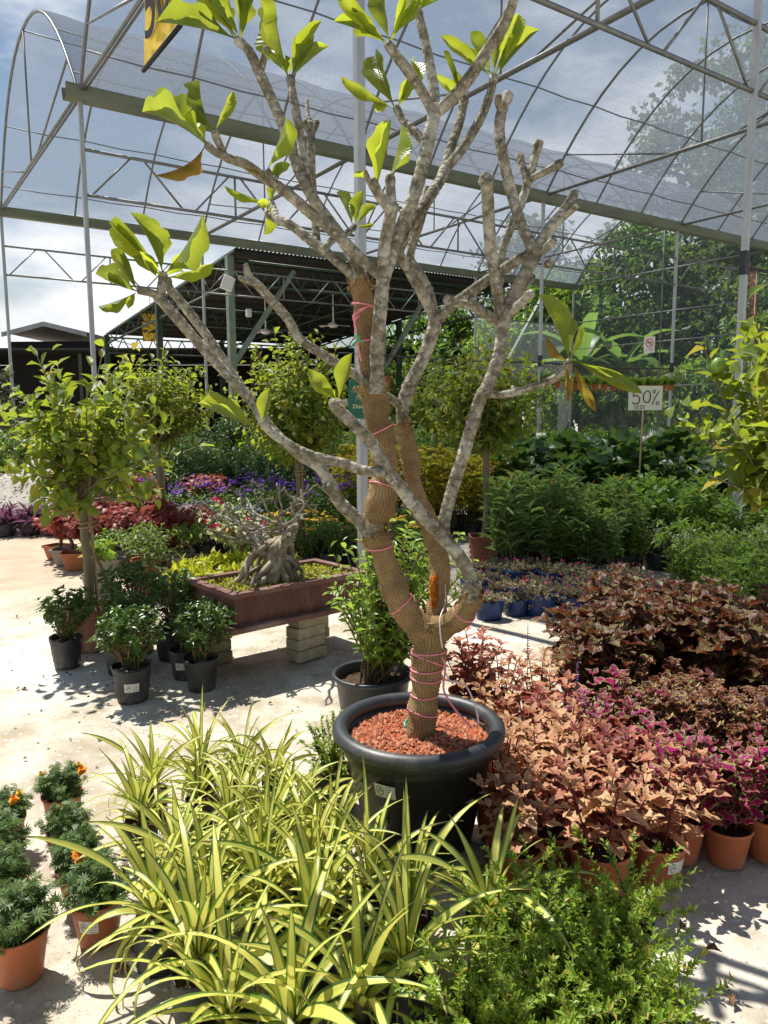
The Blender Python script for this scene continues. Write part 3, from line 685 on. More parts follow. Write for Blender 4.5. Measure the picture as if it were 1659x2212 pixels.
for b in (.1, 8., DP - .5):
    mb = MB(); z_ = hz - drop * (b + .5) / DP - .25
    pipe(mb, shp(0, b, z_), shp(LN, b, z_), .05); pipe(mb, shp(0, b, z_ - .8), shp(LN, b, z_ - .8), .05)
    for i in range(32): pipe(mb, shp(LN * i / 32, b, z_ - (.8 if i % 2 else 0)), shp(LN * (i + 1) / 32, b, z_ - (0 if i % 2 else .8)), .028)
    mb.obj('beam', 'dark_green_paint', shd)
for i in range(14):
    mb = MB(); b = -.3 + (DP - .3) * i / 13; box(mb, shp(LN / 2, b, hz - drop * (b + .5) / DP - .07), (LN, .06, .09), RZ); mb.obj('purlin', 'roof_dark', shd, False)
# flood lamp and fans in the shed
fl = thing('flood_lamp', 'white square flood lamp fixed to the front of the dark shed', 'lamp', V(492, 612, 27.2))
mb = MB(); box(mb, (0, 0, 0), (.42, .12, .5), .3, bev=.03, tilt=Matrix.Rotation(.35, 3, 'Y')); mb.obj('housing', 'white_paint', fl, False)
mb = MB(); tube(mb, [(-.25, .1, -.1), (-.3, .2, .15), (0, .35, .3), (.3, .2, .15), (.26, .1, -.1)], .025, 6); mb.obj('bracket', 'roof_dark', fl)
mb = MB(); pipe(mb, (0, .3, .28), (0, .6, .5), .03); mb.obj('arm', 'roof_dark', fl)
def fan(px, py, Y, label, top):
    c = V(px, py, Y); f = thing('ceiling_fan', label, 'fan', c)
    mb = MB(); tube(mb, [(0, 0, 0), (0, 0, top)], .03, 6); mb.obj('rod', 'white_paint', f)
    mb = MB(); lathe(mb, [(0, .16), (.06, .15), (.09, .05), (.2, .02), (.2, -.07), (.1, -.12), (0, -.12)], 14); mb.obj('motor', 'white_paint', f)
    for i in range(3):
        mb = MB(); a = i * 2.094 + .4; d = np.array([math.cos(a), math.sin(a), 0]); x = np.array([-math.sin(a), math.cos(a), 0])
        v = [d * .15 - x * .05, d * .15 + x * .05, d * .75 + x * .09 + [0, 0, .02], d * .75 - x * .09 - [0, 0, .03]]
        v = np.array(v); mb.add(np.concatenate([v, v - [0, 0, .012]]), [(0, 1, 2, 3), (7, 6, 5, 4), (0, 4, 5, 1), (1, 5, 6, 2), (2, 6, 7, 3), (3, 7, 4, 0)]); mb.obj('blade', 'white_paint', f, False)
fan(574, 716, 33, 'white three blade ceiling fan under the shed roof beside a green column', 1.9)
fan(720, 702, 33, 'white three blade ceiling fan hanging alone in the middle of the shed', 1.4)
lamp = thing('wall_lamp', 'small white box lamp hanging under the shed roof', 'lamp', V(537, 676, 29))
mb = MB(); box(mb, (0, 0, 0), (.2, .2, .3), .5, bev=.03); mb.obj('housing', 'white_paint', lamp, False)
mb = MB(); pipe(mb, (0, 0, .14), (0, .1, 1.9), .02); mb.obj('rod', 'roof_dark', lamp)
# dark hall behind and pale gabled roof further left
hal = thing('dark_hall', 'long low open hall, black inside, behind the shed', 'building', (-13, 50, 0), .05)
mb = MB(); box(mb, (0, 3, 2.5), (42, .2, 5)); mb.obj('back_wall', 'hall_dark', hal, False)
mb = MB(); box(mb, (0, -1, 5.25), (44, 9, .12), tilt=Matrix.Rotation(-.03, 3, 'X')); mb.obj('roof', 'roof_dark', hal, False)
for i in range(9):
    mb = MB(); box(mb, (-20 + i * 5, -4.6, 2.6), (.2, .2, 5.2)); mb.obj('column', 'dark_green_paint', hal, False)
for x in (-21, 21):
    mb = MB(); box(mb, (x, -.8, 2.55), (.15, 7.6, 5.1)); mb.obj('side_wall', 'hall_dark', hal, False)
c = V(95, 720, 47)
gb = thing('pale_roofed_building', 'small building with pale grey corrugated gable roof at the far left', 'building', (c[0], c[1], 0))
mb = MB(); e = 1.55 + (893 - 716) / F * 47; ap = 1.55 + (893 - 694) / F * 47; v = []; n = 60
for i in range(n + 1):
    x = -2.6 + 5.2 * i / n; z_ = ap - (ap - e) * abs(x) / 2.6
    v += [(x, 0, z_), (x, 12, z_), (x, 0, z_ - .05 - .22 * (1 + .12 * (i % 2))), (x, 0, z_)]
i = np.arange(n) * 4; mb.add(v, np.concatenate([np.stack([i, i + 4, i + 5, i + 1], -1), np.stack([i + 2, i + 6, i + 7, i + 3], -1)])); mb.obj('roof', 'roof_grey', gb, False)
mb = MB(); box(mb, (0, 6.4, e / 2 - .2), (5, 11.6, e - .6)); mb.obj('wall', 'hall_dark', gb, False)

# ------------------------------------------------------------------ trees beyond
def far_tree(name, label, x, y, h, rad, seed, mat='far_tree', n=9000, ls=.42, trunk=True, zc=None, group='trees beyond the shade house'):
    rng = RNG(seed); o = thing(name, label, 'tree', (x, y, 0), 0, group)
    ml, ms = MB(), MB(); ncl = 70
    d = nrm(rng.normal(size=(ncl, 3))); cen = np.array([0, 0, h * .62 if zc is None else zc]) + d * np.array([rad, rad, h * .36]) * (.25 + .75 * rng.random((ncl, 1)) ** .5)
    cr = rad * (.16 + .18 * rng.random(ncl)); k = rng.integers(0, ncl, n)
    pos = cen[k] + nrm(rng.normal(size=(n, 3))) * (cr[k] * rng.random(n) ** .4)[:, None] * np.array([1.2, 1.2, .75])
    s_ = ls * (.5 + rng.random(n))
    leaves(ml, tiny_t(), pos, rng.normal(size=(n, 3)) + np.array([0, 0, -.4]), nrm(rng.normal(size=(n, 3)) + np.array([0, 0, .9])), s_, s_ * .55, rng)
    cr_o = ml.obj('crown', mat, o, kind='stuff')
    tube(ms, [(0, 0, -.05), (.2, 0, h * .3), (.1, .2, h * .55), (0, 0, h * .8)], [.035 * h * .5, .028 * h * .5, .02 * h * .5, .05], 8)
    for j in range(9):
        e_ = cen[rng.integers(0, ncl)]; z0 = h * (.3 + .35 * rng.random())
        tube(ms, [(.1, .1, z0), (e_[0] * .5, e_[1] * .5, (z0 + e_[2]) / 2 + .2), tuple(e_)], [.012 * h, .008 * h, .02], 5)
    ms.obj('trunk', 'stem_brown', o); return o
far_tree('broadleaf_tree', 'tall dark tree rising high behind the right part of the netting roof', 20.5, 45, 23, 6.0, 11, n=15000)
far_tree('broadleaf_tree', 'very tall dark tree beyond the right end of the netting roof', 31, 47, 27, 8.5, 19, n=20000, ls=.5)
for i, (s_, t_, h_, r_, mt, n_) in enumerate([(8.2, 2.6, 4.6, 2., 'shrub_lt', 4500), (11.0, 2.4, 4.0, 2., 'hedge_mid', 4500), (13.8, 2.6, 4.4, 2., 'shrub_lt', 4500), (16.6, 2.5, 4.2, 2., 'hedge_mid', 4500), (19.5, 2.0, 4.0, 2., 'shrub_lt', 4500), (20.5, -2.5, 3.6, 1.8, 'hedge_mid', 4000), (21.5, -7, 3.4, 2., 'shrub_lt', 4000), (5.4, 2.6, 4.4, 2., 'hedge_mid', 4500), (2.4, 2.6, 4.6, 2., 'hedge_mid', 4500), (-1, 2.6, 4.4, 2.2, 'shrub_lt', 4500), (12, 7.5, 9.5, 3.4, 'hedge_mid', 8000), (17.5, 7.5, 9., 3.4, 'far_tree', 8000), (6.5, 8, 10, 3.6, 'far_tree', 8000)]):
    q_ = gp(s_, 4 * DT + t_); far_tree('broadleaf_bush', ['leafy green bush filling the gap behind the end net', 'taller leafy tree behind the bushes beyond the end net'][h_ > 6], q_[0], q_[1], h_, r_, 1000 + i, mt, n=n_, ls=.26 if h_ < 6 else .34, zc=h_ * .5, group='bushes beyond the net')
far_tree('broadleaf_tree', 'dense green tree directly behind the end net', 12.2, 40, 11.5, 3.6, 12, 'hedge_mid', n=11000, ls=.36)
far_tree('broadleaf_tree', 'full dark tree right of the banana plants behind the net', 18.5, 38, 13.5, 3.8, 13, n=11000, ls=.36)
far_tree('broadleaf_tree', 'thin topped tree showing just over the far gutter', 8.3, 44, 13.5, 3.0, 14, 'far_tree', n=4200, ls=.36)
far_tree('broadleaf_tree', 'large dark tree at the right beyond the end net', 27, 42, 17, 5.5, 15, n=11000)
far_tree('broadleaf_tree', 'low spreading tree seen under the far end of the shed roof', 3.6, 46, 9.5, 4.0, 16, 'hedge_mid', n=9000, ls=.34, zc=5)
far_tree('broadleaf_tree', 'low bushy tree behind the side net beside the shed', 8.4, 41, 10.5, 3.4, 17, 'shrub_lt', n=9000, ls=.34, zc=5.6)
far_tree('clipped_tree', 'dark rounded small leaved tree at the far left edge', *G(5, 1050)[:2] * np.array([1, 1]), 2.3, .62, 18, 'grey_tree', n=5000, ls=.05, zc=1.75, group=None)
tag(bpy.data.objects['clipped_tree'], 'dark rounded small leaved tree at the far left edge', 'tree')
# banana plants behind the net
def banana(x, y, h, seed, label):
    rng = RNG(seed); o = thing('banana_plant', label, 'plant', (x, y, 0), rng.random() * 6, 'banana plants behind the net')
    mb = MB(); tube(mb, [(0, 0, -.05), (.05, 0, h * .3), (.02, .05, h * .55)], [.16, .13, .07], 9); mb.obj('stalk', 'stem_green', o)
    for i in range(8):
        a = i * 2.4; el = 1.25 - .13 * i; ln = h * .5
        P, q, uv = leaf_t(14, .45, .6, .16, .0, .07); P = P * np.array([.62, ln, 1.])
        th = el - (P[:, 1] / ln) ** 1.3 * (1.5 - .05 * i); R_ = []
        y_ = P[:, 1]; rr = np.cumsum(np.ones(1)); 
        yy = np.linspace(0, ln, 15); tt = el - (yy / ln) ** 1.3 * 1.5; cx = np.concatenate([[0], np.cumsum(np.cos(tt[:-1]) * np.diff(yy))]); cz = np.concatenate([[0], np.cumsum(np.sin(tt[:-1]) * np.diff(yy))])
        hx = np.interp(y_, yy, cx); hz_ = np.interp(y_, yy, cz)
        V_ = np.stack([P[:, 0], hx + .05, hz_ + P[:, 2] * .6], -1); ca, sa = math.cos(a), math.sin(a)
        V_ = V_ @ np.array([[ca, sa, 0], [-sa, ca, 0], [0, 0, 1]]) + np.array([0, 0, h * .52])
        mb = MB(); mb.add(V_, q, None, uv, rng.random()); mb.obj('leaf', 'banana', o)
banana(*V(1262, 700, 35)[:2], 7.2, 1, 'banana plant with broad pale leaves close to the far gutter end')
banana(*V(1345, 690, 34)[:2], 6.6, 2, 'banana plant with long arching leaves behind the end net')
banana(*V(1395, 690, 36)[:2], 6.0, 3, 'lower banana plant behind the no smoking notice')
# ------------------------------------------------------------------ the potted plumeria
PO = np.array([.12, 2.59, 0.]); Y0 = 2.59
plu = thing('potted_plumeria', 'large bare branched frangipani tree wrapped in burlap in a big black pot', 'potted tree', PO)
mb = MB()
lathe(mb, [(0, .03), (.185, .03), (.195, .04), (.235, .27), (.243, .275), (.262, .36), (.27, .365), (.276, .415), (.27, .42), (.255, .415), (.25, .34), (.25, .33)], 56)
pot = mb.obj('pot', 'black_plastic', plu)
mb = MB(); a_ = np.linspace(-.6, 2 * math.pi - .6, 21)
lathe(mb, [(.281 + .028 * math.cos(x) * (1.0), .437 + .027 * math.sin(x)) for x in a_], 64); mb.obj('rim', 'rim_plastic', pot)
def sticker(parent, rad0, rad1, z0, z1, ang, wid, name='sticker'):
    mb = MB(); n = 8; v, uv = [], []
    for j in range(2):
        for i in range(n + 1):
            a = ang + (i / n - .5) * wid / rad0; rr = (rad0, rad1)[j] + .0015
            v.append((rr * math.cos(a), rr * math.sin(a), (z0, z1)[j])); uv.append((i / n, j))
    mb.add(v, [(i, i + 1, n + 2 + i, n + 1 + i) for i in range(n)], None, uv); return mb.obj(name, 'sticker', parent)
sticker(pot, .2437, .2565, .285, .335, -2.08, .075)
rng = RNG(21); mb = MB(); disc(mb, .252, .40, 36, rng=rng, bump=.012); so_ = mb.obj('soil', 'red_soil', plu)
mb = MB(); n = 2300; rr = .248 * np.sqrt(rng.random(n)); aa = rng.random(n) * 6.28
lumps(mb, np.stack([rr * np.cos(aa), rr * np.sin(aa), .404 + .012 * (1 - (rr / .25) ** 2) + .003 * rng.random(n)], -1), .0024 + .0115 * rng.random(n) ** 3.2, rng, .8)
mb.obj('soil_granules', 'granule', so_, smooth=False, kind='stuff')
BR = {}
def br(key, pts, d0, d1, wrap=False, k=12):
    n = len(pts); P = np.array([V(x, y, Y0 + d0 + (d1 - d0) * i / (n - 1)) - PO for i, (x, y, w_) in enumerate(pts)])
    Rr = np.array([w_ / 2 / F * (Y0 + d0 + (d1 - d0) * i / (n - 1)) * 1.02 for i, (x, y, w_) in enumerate(pts)])
    P, Rr = resample(P, Rr, .0075); s = np.concatenate([[0], np.cumsum(np.linalg.norm(np.diff(P, axis=0), axis=1))])
    rg = RNG(abs(hash(key)) % 1000 + 1 if False else sum(map(ord, key)) * 7)
    if not wrap:
        ph = np.interp(s, np.arange(0, s[-1] + .1, .03), np.cumsum(.7 + .6 * rg.random(len(np.arange(0, s[-1] + .1, .03)))))
        Rr = Rr * (1 + .035 * (np.abs((ph * 1.25) % 1 - .5) * 4 - 1) + .02 * np.sin(s * 31 + rg.random() * 6))
        Rr = Rr * (1 + .16 * np.exp(-((s[-1] - s - .012) / .012) ** 2))
        P = P + np.stack([np.sin(s * 19 + rg.random() * 6), np.sin(s * 23 + rg.random() * 6), np.sin(s * 17)], -1) * Rr[:, None] * .10
    else:
        Rr = Rr * (1 + .07 * np.sin(s * 29 + rg.random() * 6) + .045 * np.sin(s * 71 + rg.random() * 6))
    BR[key] = (P, Rr); return P, Rr
wood, wrap = MB(), MB()
def bare(key, pts, d0, d1): P, Rr = br(key, pts, d0, d1); tube(wood, P, Rr, 12, wob=.02, seed=len(key)); return P
def burl(key, pts, d0, d1): P, Rr = br(key, pts, d0, d1, True); tube(wrap, P, Rr, 26, wob=.02, seed=len(key) + 3, helix=.11); return P
burl('T', [(906, 1590, 60), (913, 1535, 62), (920, 1470, 66), (926, 1415, 70), (932, 1370, 76), (934, 1340, 66)], 0, 0)
burl('LW', [(936, 1390, 62), (900, 1348, 66), (868, 1308, 58), (848, 1262, 54), (832, 1212, 52), (814, 1166, 52), (806, 1150, 50)], 0, -.02)
burl('LW2', [(812, 1128, 52), (822, 1085, 64), (830, 1050, 62), (832, 1000, 54), (825, 950, 50), (816, 910, 55), (812, 870, 58), (804, 832, 50)], -.02, .0)
burl('LW3', [(803, 842, 38), (797, 790, 40), (794, 740, 44), (790, 690, 46), (783, 640, 42), (778, 608, 42)], 0, .03)
burl('RW', [(938, 1380, 62), (942, 1330, 46), (948, 1280, 42), (950, 1230, 42), (942, 1180, 42), (925, 1130, 42), (905, 1085, 40), (892, 1030, 36), (882, 970, 36), (869, 914, 32)], .03, .16)
burl('SW', [(928, 1368, 66), (965, 1352, 58), (1000, 1325, 48), (1018, 1296, 42), (1022, 1280, 40)], 0, -.1)
bare('gap', [(822, 1185, 42), (807, 1142, 44), (814, 1105, 44)], -.02, -.02)
bare('stub0', [(1018, 1300, 32), (1021, 1272, 32), (1022, 1256, 30)], -.1, -.1)
bare('B1', [(1022, 1262, 30), (1006, 1225, 30), (975, 1183, 30), (920, 1120, 30), (870, 1060, 29), (830, 1010, 28), (805, 960, 27), (765, 915, 26), (728, 882, 26), (723, 866, 24)], -.1, -.22)
bare('B1a', [(832, 1018, 24), (790, 1019, 22), (740, 1002, 22), (670, 982, 21), (610, 950, 20), (575, 922, 20), (545, 872, 20), (491, 807, 21), (418, 730, 22), (364, 668, 22), (340, 636, 23)], -.18, -.2)
bare('B1b', [(968, 1180, 27), (958, 1140, 26), (975, 1070, 27), (1000, 980, 27), (1038, 865, 27), (1055, 830, 27), (1078, 760, 26), (1088, 700, 29), (1100, 662, 28), (1128, 600, 26), (1155, 548, 28), (1180, 505, 25), (1210, 470, 24), (1230, 440, 20), (1243, 414, 13)], -.13, .05)
bare('B1r', [(1045, 848, 20), (1075, 853, 17), (1100, 851, 16), (1125, 845, 16), (1165, 830, 16), (1200, 815, 17), (1222, 795, 17), (1229, 780, 15)], -.06, -.26)
bare('k1', [(1112, 850, 15), (1107, 838, 10), (1106, 832, 4)], -.11, -.11)
bare('S1', [(1212, 472, 18), (1232, 455, 17), (1248, 440, 15)], .04, .0)
bare('S2', [(1160, 550, 18), (1180, 535, 17), (1197, 518, 15)], .0, -.05)
bare('S3', [(1095, 684, 18), (1125, 657, 18), (1148, 634, 17)], -.03, -.15)
bare('S4', [(1100, 668, 20), (1122, 632, 19), (1150, 596, 17)], 0, .1)
bare('S5', [(1086, 704, 21), (1050, 680, 20), (1022, 662, 20), (996, 656, 18), (962, 645, 17)], -.03, -.15)
bare('S6', [(1040, 674, 19), (1024, 658, 18), (1020, 648, 17)], -.08, -.16)
bare('TC', [(1080, 694, 25), (1072, 620, 24), (1060, 520, 25), (1053, 440, 25), (1050, 390, 24)], -.03, -.15)
bare('UL', [(1158, 550, 26), (1135, 505, 22), (1112, 440, 22), (1090, 360, 22), (1080, 290, 22), (1085, 240, 22), (1098, 203, 20)], 0., .1)
bare('k2', [(1084, 238, 17), (1078, 222, 15), (1077, 207, 13)], .08, .04)
bare('BF', [(1078, 615, 17), (1085, 545, 18), (1115, 465, 18), (1138, 400, 17), (1155, 345, 17), (1166, 306, 16)], .12, .16)
bare('k3', [(1140, 398, 15), (1130, 362, 14), (1122, 336, 14)], .13, .18); bare('k4', [(1146, 386, 14), (1185, 368, 15), (1213, 352, 15)], .14, .08)
bare('RB', [(870, 928, 27), (870, 885, 28), (885, 835, 28), (910, 780, 27), (935, 715, 27), (944, 684, 27)], .16, .2)
bare('RBa', [(944, 694, 22), (922, 655, 22), (900, 615, 22), (875, 570, 20), (858, 536, 18)], .2, .04)
bare('RBc', [(941, 692, 18), (930, 640, 20), (905, 590, 20), (885, 556, 18), (898, 510, 17), (912, 470, 16), (926, 405, 16)], .22, .2)
bare('RBb', [(942, 692, 24), (970, 665, 23), (1010, 637, 22), (1060, 600, 22), (1110, 565, 21), (1148, 545, 20), (1168, 524, 17)], .2, .03)
bare('k5', [(872, 884, 20), (852, 868, 18), (832, 855, 15)], .16, .1)
bare('CB', [(812, 850, 34), (815, 800, 30), (818, 720, 29), (823, 640, 28), (827, 590, 28), (833, 530, 26), (842, 480, 25), (848, 438, 24)], -.06, -.12)
bare('CBl', [(846, 458, 20), (825, 430, 22), (812, 410, 20), (801, 388, 19)], -.12, -.16); bare('k6', [(806, 402, 14), (795, 388, 12), (789, 368, 7)], -.15, -.19)
bare('CBr', [(847, 448, 22), (843, 410, 20), (842, 382, 18)], -.12, -.1)
bare('CBm', [(826, 606, 28), (848, 545, 28), (872, 480, 28), (900, 400, 27), (922, 325, 27), (935, 262, 26), (939, 232, 26)], -.09, .05)
bare('Ml', [(936, 248, 20), (912, 200, 21), (880, 150, 21), (853, 115, 20), (836, 92, 16)], .05, -.05)
bare('Mm', [(938, 244, 20), (938, 190, 20), (925, 120, 19), (910, 60, 18), (902, 24, 16)], .05, .15)
bare('Mr', [(940, 244, 24), (975, 215, 24), (1020, 160, 24), (1060, 100, 23), (1090, 50, 23), (1108, 0, 20), (1118, -32, 16)], .05, -.1)
bare('Ms', [(922, 316, 16), (895, 285, 17), (875, 265, 16), (856, 232, 14)], .02, .12)
bare('C2', [(862, 530, 24), (895, 480, 22), (930, 420, 23), (952, 385, 22), (966, 358, 22)], -.02, .15)
bare('C2l', [(960, 368, 18), (975, 320, 18), (990, 270, 18), (1003, 212, 17)], .14, .3); bare('C2r', [(964, 364, 20), (1000, 320, 19), (1040, 250, 18), (1062, 195, 17), (1067, 163, 15)], .15, .2)
bare('LB', [(822, 596, 24), (780, 560, 23), (731, 509, 23), (669, 458, 23), (611, 411, 22), (571, 385, 21), (530, 355, 20), (487, 338, 18), (475, 315, 16), (461, 282, 14)], -.07, -.25)
bare('LBf', [(496, 342, 17), (465, 330, 15), (444, 312, 13)], -.22, -.26); bare('k7', [(596, 402, 15), (584, 385, 13), (577, 366, 10)], -.18, -.2)
bare('L1', [(786, 616, 24), (765, 560, 24), (727, 498, 24), (690, 450, 23), (669, 415, 23), (647, 370, 22), (622, 302, 21), (589, 218, 21), (560, 155, 21), (538, 112, 19), (511, 86, 16)], .03, .1)
bare('k8', [(562, 160, 14), (570, 130, 14), (578, 106, 13)], .09, .1); bare('L1b', [(668, 412, 18), (658, 360, 18), (647, 291, 18), (636, 218, 17), (627, 168, 15)], .06, .2)
bare('L2', [(778, 616, 22), (765, 598, 21), (720, 558, 20), (670, 518, 20), (630, 487, 19), (600, 474, 17), (592, 455, 15), (585, 438, 12)], .03, .3); bare('k9', [(612, 480, 14), (590, 472, 13), (576, 458, 10)], .24, .3)
bare('L3', [(690, 538, 17), (684, 515, 17), (676, 425, 17), (673, 330, 17), (670, 275, 17), (665, 250, 8), (663, 214, 6)], .13, .3); bare('k10', [(672, 290, 14), (660, 272, 14), (655, 262, 12)], .26, .24); bare('k11', [(672, 290, 14), (680, 276, 14), (684, 264, 13)], .26, .3)
bare('L4', [(700, 542, 16), (715, 522, 15), (735, 512, 14), (758, 497, 13), (766, 488, 11)], .1, .18); bare('k12', [(728, 515, 12), (722, 506, 11), (720, 498, 9)], .12, .1)
bare('LL', [(806, 1156, 34), (775, 1125, 30), (734, 1087, 28), (715, 1050, 27), (690, 1008, 24), (650, 985, 22), (615, 955, 21), (585, 925, 20), (538, 858, 20), (491, 792, 20), (436, 712, 20), (395, 655, 19), (367, 622, 18), (362, 598, 13)], -.02, -.05)
bare('k13', [(722, 1066, 22), (712, 1058, 20), (704, 1050, 17)], -.03, -.07)
bare('La', [(345, 642, 20), (350, 615, 20), (352, 588, 15)], -.2, -.2); bare('Lb', [(344, 640, 18), (320, 632, 16), (298, 629, 12)], -.2, -.24)
bare('UB', [(814, 840, 22), (782, 821, 20), (731, 788, 20), (690, 760, 20), (647, 730, 20), (622, 690, 20), (590, 655, 20), (560, 620, 19), (540, 600, 17), (531, 570, 8)], -.03, -.2); bare('k14', [(552, 614, 13), (532, 607, 12), (517, 600, 9)], -.19, -.23)
for a_ in wrap.v:                              # cloth lumps and folds
    for i_ in range(len(a_)):
        p_ = Vector(a_[i_]); a_[i_] += np.array(mnoise.noise_vector(p_ * 34)) * .0045 + np.array(mnoise.noise_vector(p_ * 90)) * .0018
trunk = wood.obj('trunk', 'bark', plu); wr = wrap.obj('burlap', 'burlap', trunk)
# cut ends of the sawn knobs
for (x, y, d_, r_) in [(1012, 1270, -.128, .017), (1031, 1268, -.128, .017), (742, 870, -.245, .013), (1050, 386, -.15, .02), (1188, 566, -.06, .013)]:
    mb = MB(); c = V(x, y, Y0 + d_) - PO; tube(mb, [c + [0, .03, 0], c, c - [0, .006, 0]], [r_ * 1.05, r_, r_ * .8], 10); mb.obj('cut_knob', 'bark', trunk)
# loose fibres and ragged hems
rng = RNG(31); mb = MB()
for key in ('T', 'LW', 'LW2', 'LW3', 'RW', 'SW'):
    P, Rr = BR[key]; n = len(P); tg = nrm(np.gradient(P, axis=0))
    for dens, lo, hi, ln in ((3., .03, .97, .016), (11., .93, 1.0, .03), (6., .0, .05, .02)):
        for _ in range(int(dens * max(12, n * (hi - lo)))):
            i = int((lo + (hi - lo) * rng.random()) * (n - 1)); a = nrm(rng.normal(size=3)); a = nrm(a - tg[i] * np.dot(a, tg[i]))
            p0 = P[i] + a * Rr[i] * .98; d = nrm(a * .6 + rng.normal(size=3) * .6 + tg[i] * rng.normal() * .6 + np.array([0, 0, -.25])); l_ = ln * (.4 + rng.random() * 1.2)
            p1 = p0 + d * l_ * .5; p2 = p1 + nrm(d + rng.normal(size=3) * .5 + [0, 0, -.3]) * l_ * .5; s_ = nrm(np.cross(d, rng.normal(size=3))) * .0007
            mb.add([p0 - s_, p0 + s_, p1 + s_, p1 - s_, p2 + s_ * .3, p2 - s_ * .3], [(0, 1, 2, 3), (3, 2, 4, 5)])
mb.obj('burlap_fibres', 'fray', trunk, kind='stuff')
# ragged flaps of cloth at the hems
for key, f, nfl in (('LW3', .985, 9), ('LW2', .98, 8), ('LW2', .03, 8), ('RW', .985, 7), ('LW', .97, 7), ('SW', .97, 6), ('LW3', .35, 6)):
    P, Rr = BR[key]; i = int(f * (len(P) - 1)); tg = nrm(np.gradient(P, axis=0))[i]; a0 = nrm(np.cross(tg, [0, 1, .1])); b0 = np.cross(tg, a0); mb = MB()
    for j in range(nfl):
        a = j * 6.283 / nfl + rng.random() * .5; w_ = .55 / nfl * 6.283 * .5; sgn = 1 if f > .5 else -1
        row = []
        for kk, (out, up) in enumerate(((1.0, -.02), (1.12, .0), (1.22 + .25 * rng.random(), .012 + .012 * rng.random()))):
            for s_ in (-1, 0, 1):
                an = a + s_ * w_ * (1 - .2 * kk); row.append(P[i] + (math.cos(an) * a0 + math.sin(an) * b0) * Rr[i] * (out + rng.normal() * .04) + tg * (up * sgn + rng.normal() * .003))
        mb.add(row, [(0, 1, 4, 3), (1, 2, 5, 4), (3, 4, 7, 6), (4, 5, 8, 7)], None, [(x * .03, y * .01) for y in range(3) for x in range(3)])
    mb.obj('burlap_flap', 'burlap', trunk)
def ring_tie(key, px, py, mat='pink_twine', r=.0028, tilt=.25, turns=1.):
    P, Rr = BR[key]; T_ = np.array([V(px, py, Y0 + P[j][1] + PO[1] - Y0) - PO for j in range(0, len(P), 4)])
    j = int(np.argmin([np.linalg.norm((T_[i] - P[i * 4])) for i in range(len(T_))])) * 4
    tg = nrm(np.gradient(P, axis=0))[j]; ax = nrm(tg + np.array([rng.normal(), rng.normal(), rng.normal()]) * tilt * .5)
    a0 = nrm(np.cross(ax, [0, 1, .2])); b0 = np.cross(ax, a0); n = int(26 * turns); mb = MB()
    pts = []
    for i in range(n + 1):
        a = i * 6.283 / 26; pts.append(P[j] + (math.cos(a) * a0 + math.sin(a) * b0) * (Rr[j] * 1.035 + .001) + ax * .006 * (i / 26 - turns / 2))
    tube(mb, pts, r, 6); return mb.obj('tie', mat, trunk)
for key, x, y in (('T', 913, 1528), ('T', 917, 1492), ('T', 922, 1462), ('T', 925, 1434), ('T', 928, 1412), ('LW', 855, 1316), ('LW', 815, 1178), ('LW2', 830, 1056), ('LW2', 814, 928), ('LW3', 794, 748), ('LW3', 785, 664), ('SW', 1000, 1325)):
    ring_tie(key, x, y, r=.0032)
for key, x, y in (('T', 909, 1550), ('T', 918, 1478), ('RW', 888, 1050), ('RW', 880, 975), ('LW', 880, 1330), ('RW', 946, 1180), ('LW', 862, 1300)): ring_tie(key, x, y, 'fray', .0016, .5)
ring_tie('T', 925, 1420, 'pink_twine', .003, .6); ring_tie('LW3', 786, 672, 'pink_twine', .003, .8)
def strand(pts, mat, r=.003, dy=-.12, name='tie'):
    P = np.array([V(x, y, Y0 + dy + (d_ if True else 0)) - PO for x, y, d_ in pts]); P, _ = resample(P, np.full(len(P), r), .01); mb = MB(); tube(mb, P, r, 6); mb.obj(name, mat, trunk)
strand([(955, 1420, .06), (962, 1440, .05), (958, 1480, .06), (962, 1500, .04), (985, 1535, .0), (1020, 1573, -.03)], 'pink_twine', .0036)
strand([(958, 1440, .06), (972, 1470, .05), (1005, 1480, .0), (1028, 1530, -.03), (1034, 1568, -.03)], 'pale_twine', .003)
strand([(790, 665, .05), (768, 680, .04), (766, 700, .04), (772, 740, .04), (780, 780, .05)], 'pink_twine', .003)
strand([(772, 672, .04), (763, 684, .03), (766, 692, .03), (775, 680, .04)], 'pink_twine', .004)
strand([(960, 1240, .18), (962, 1300, .12), (950, 1340, .05), (955, 1400, .03)], 'pale_twine', .0025)
strand([(785, 740, .05), (772, 735, .04), (762, 745, .03), (758, 752, .03)], 'green_twine', .004); strand([(772, 738, .04), (776, 728, .04), (768, 724, .03)], 'green_twine', .004)
strand([(880, 1555, .02), (874, 1562, .0), (876, 1572, -.02)], 'green_twine', .0045)
# orange coir pad tucked into the fork
c = BR['RW'][0]; i = int(.33 * len(c)); mb = MB(); rng = RNG(77); P, Rr = BR['RW']
cc = [V(x, y, Y0 + .02) - PO for x, y in ((938, 1245), (934, 1270), (938, 1295), (936, 1312))]; tube(mb, cc, [.008, .013, .011, .005], 10, wob=.12)
for _ in range(500):
    t_ = rng.random(); p0 = np.array(cc[0]) * (1 - t_) + np.array(cc[-1]) * t_; d = nrm(rng.normal(size=3)); p1 = p0 + d * .017; s_ = nrm(np.cross(d, rng.normal(size=3))) * .0007
    mb.add([p0 - s_, p0 + s_, p1 + s_, p1 - s_], [(0, 1, 2, 3)])
mb.obj('coir_pad', 'coir', trunk)
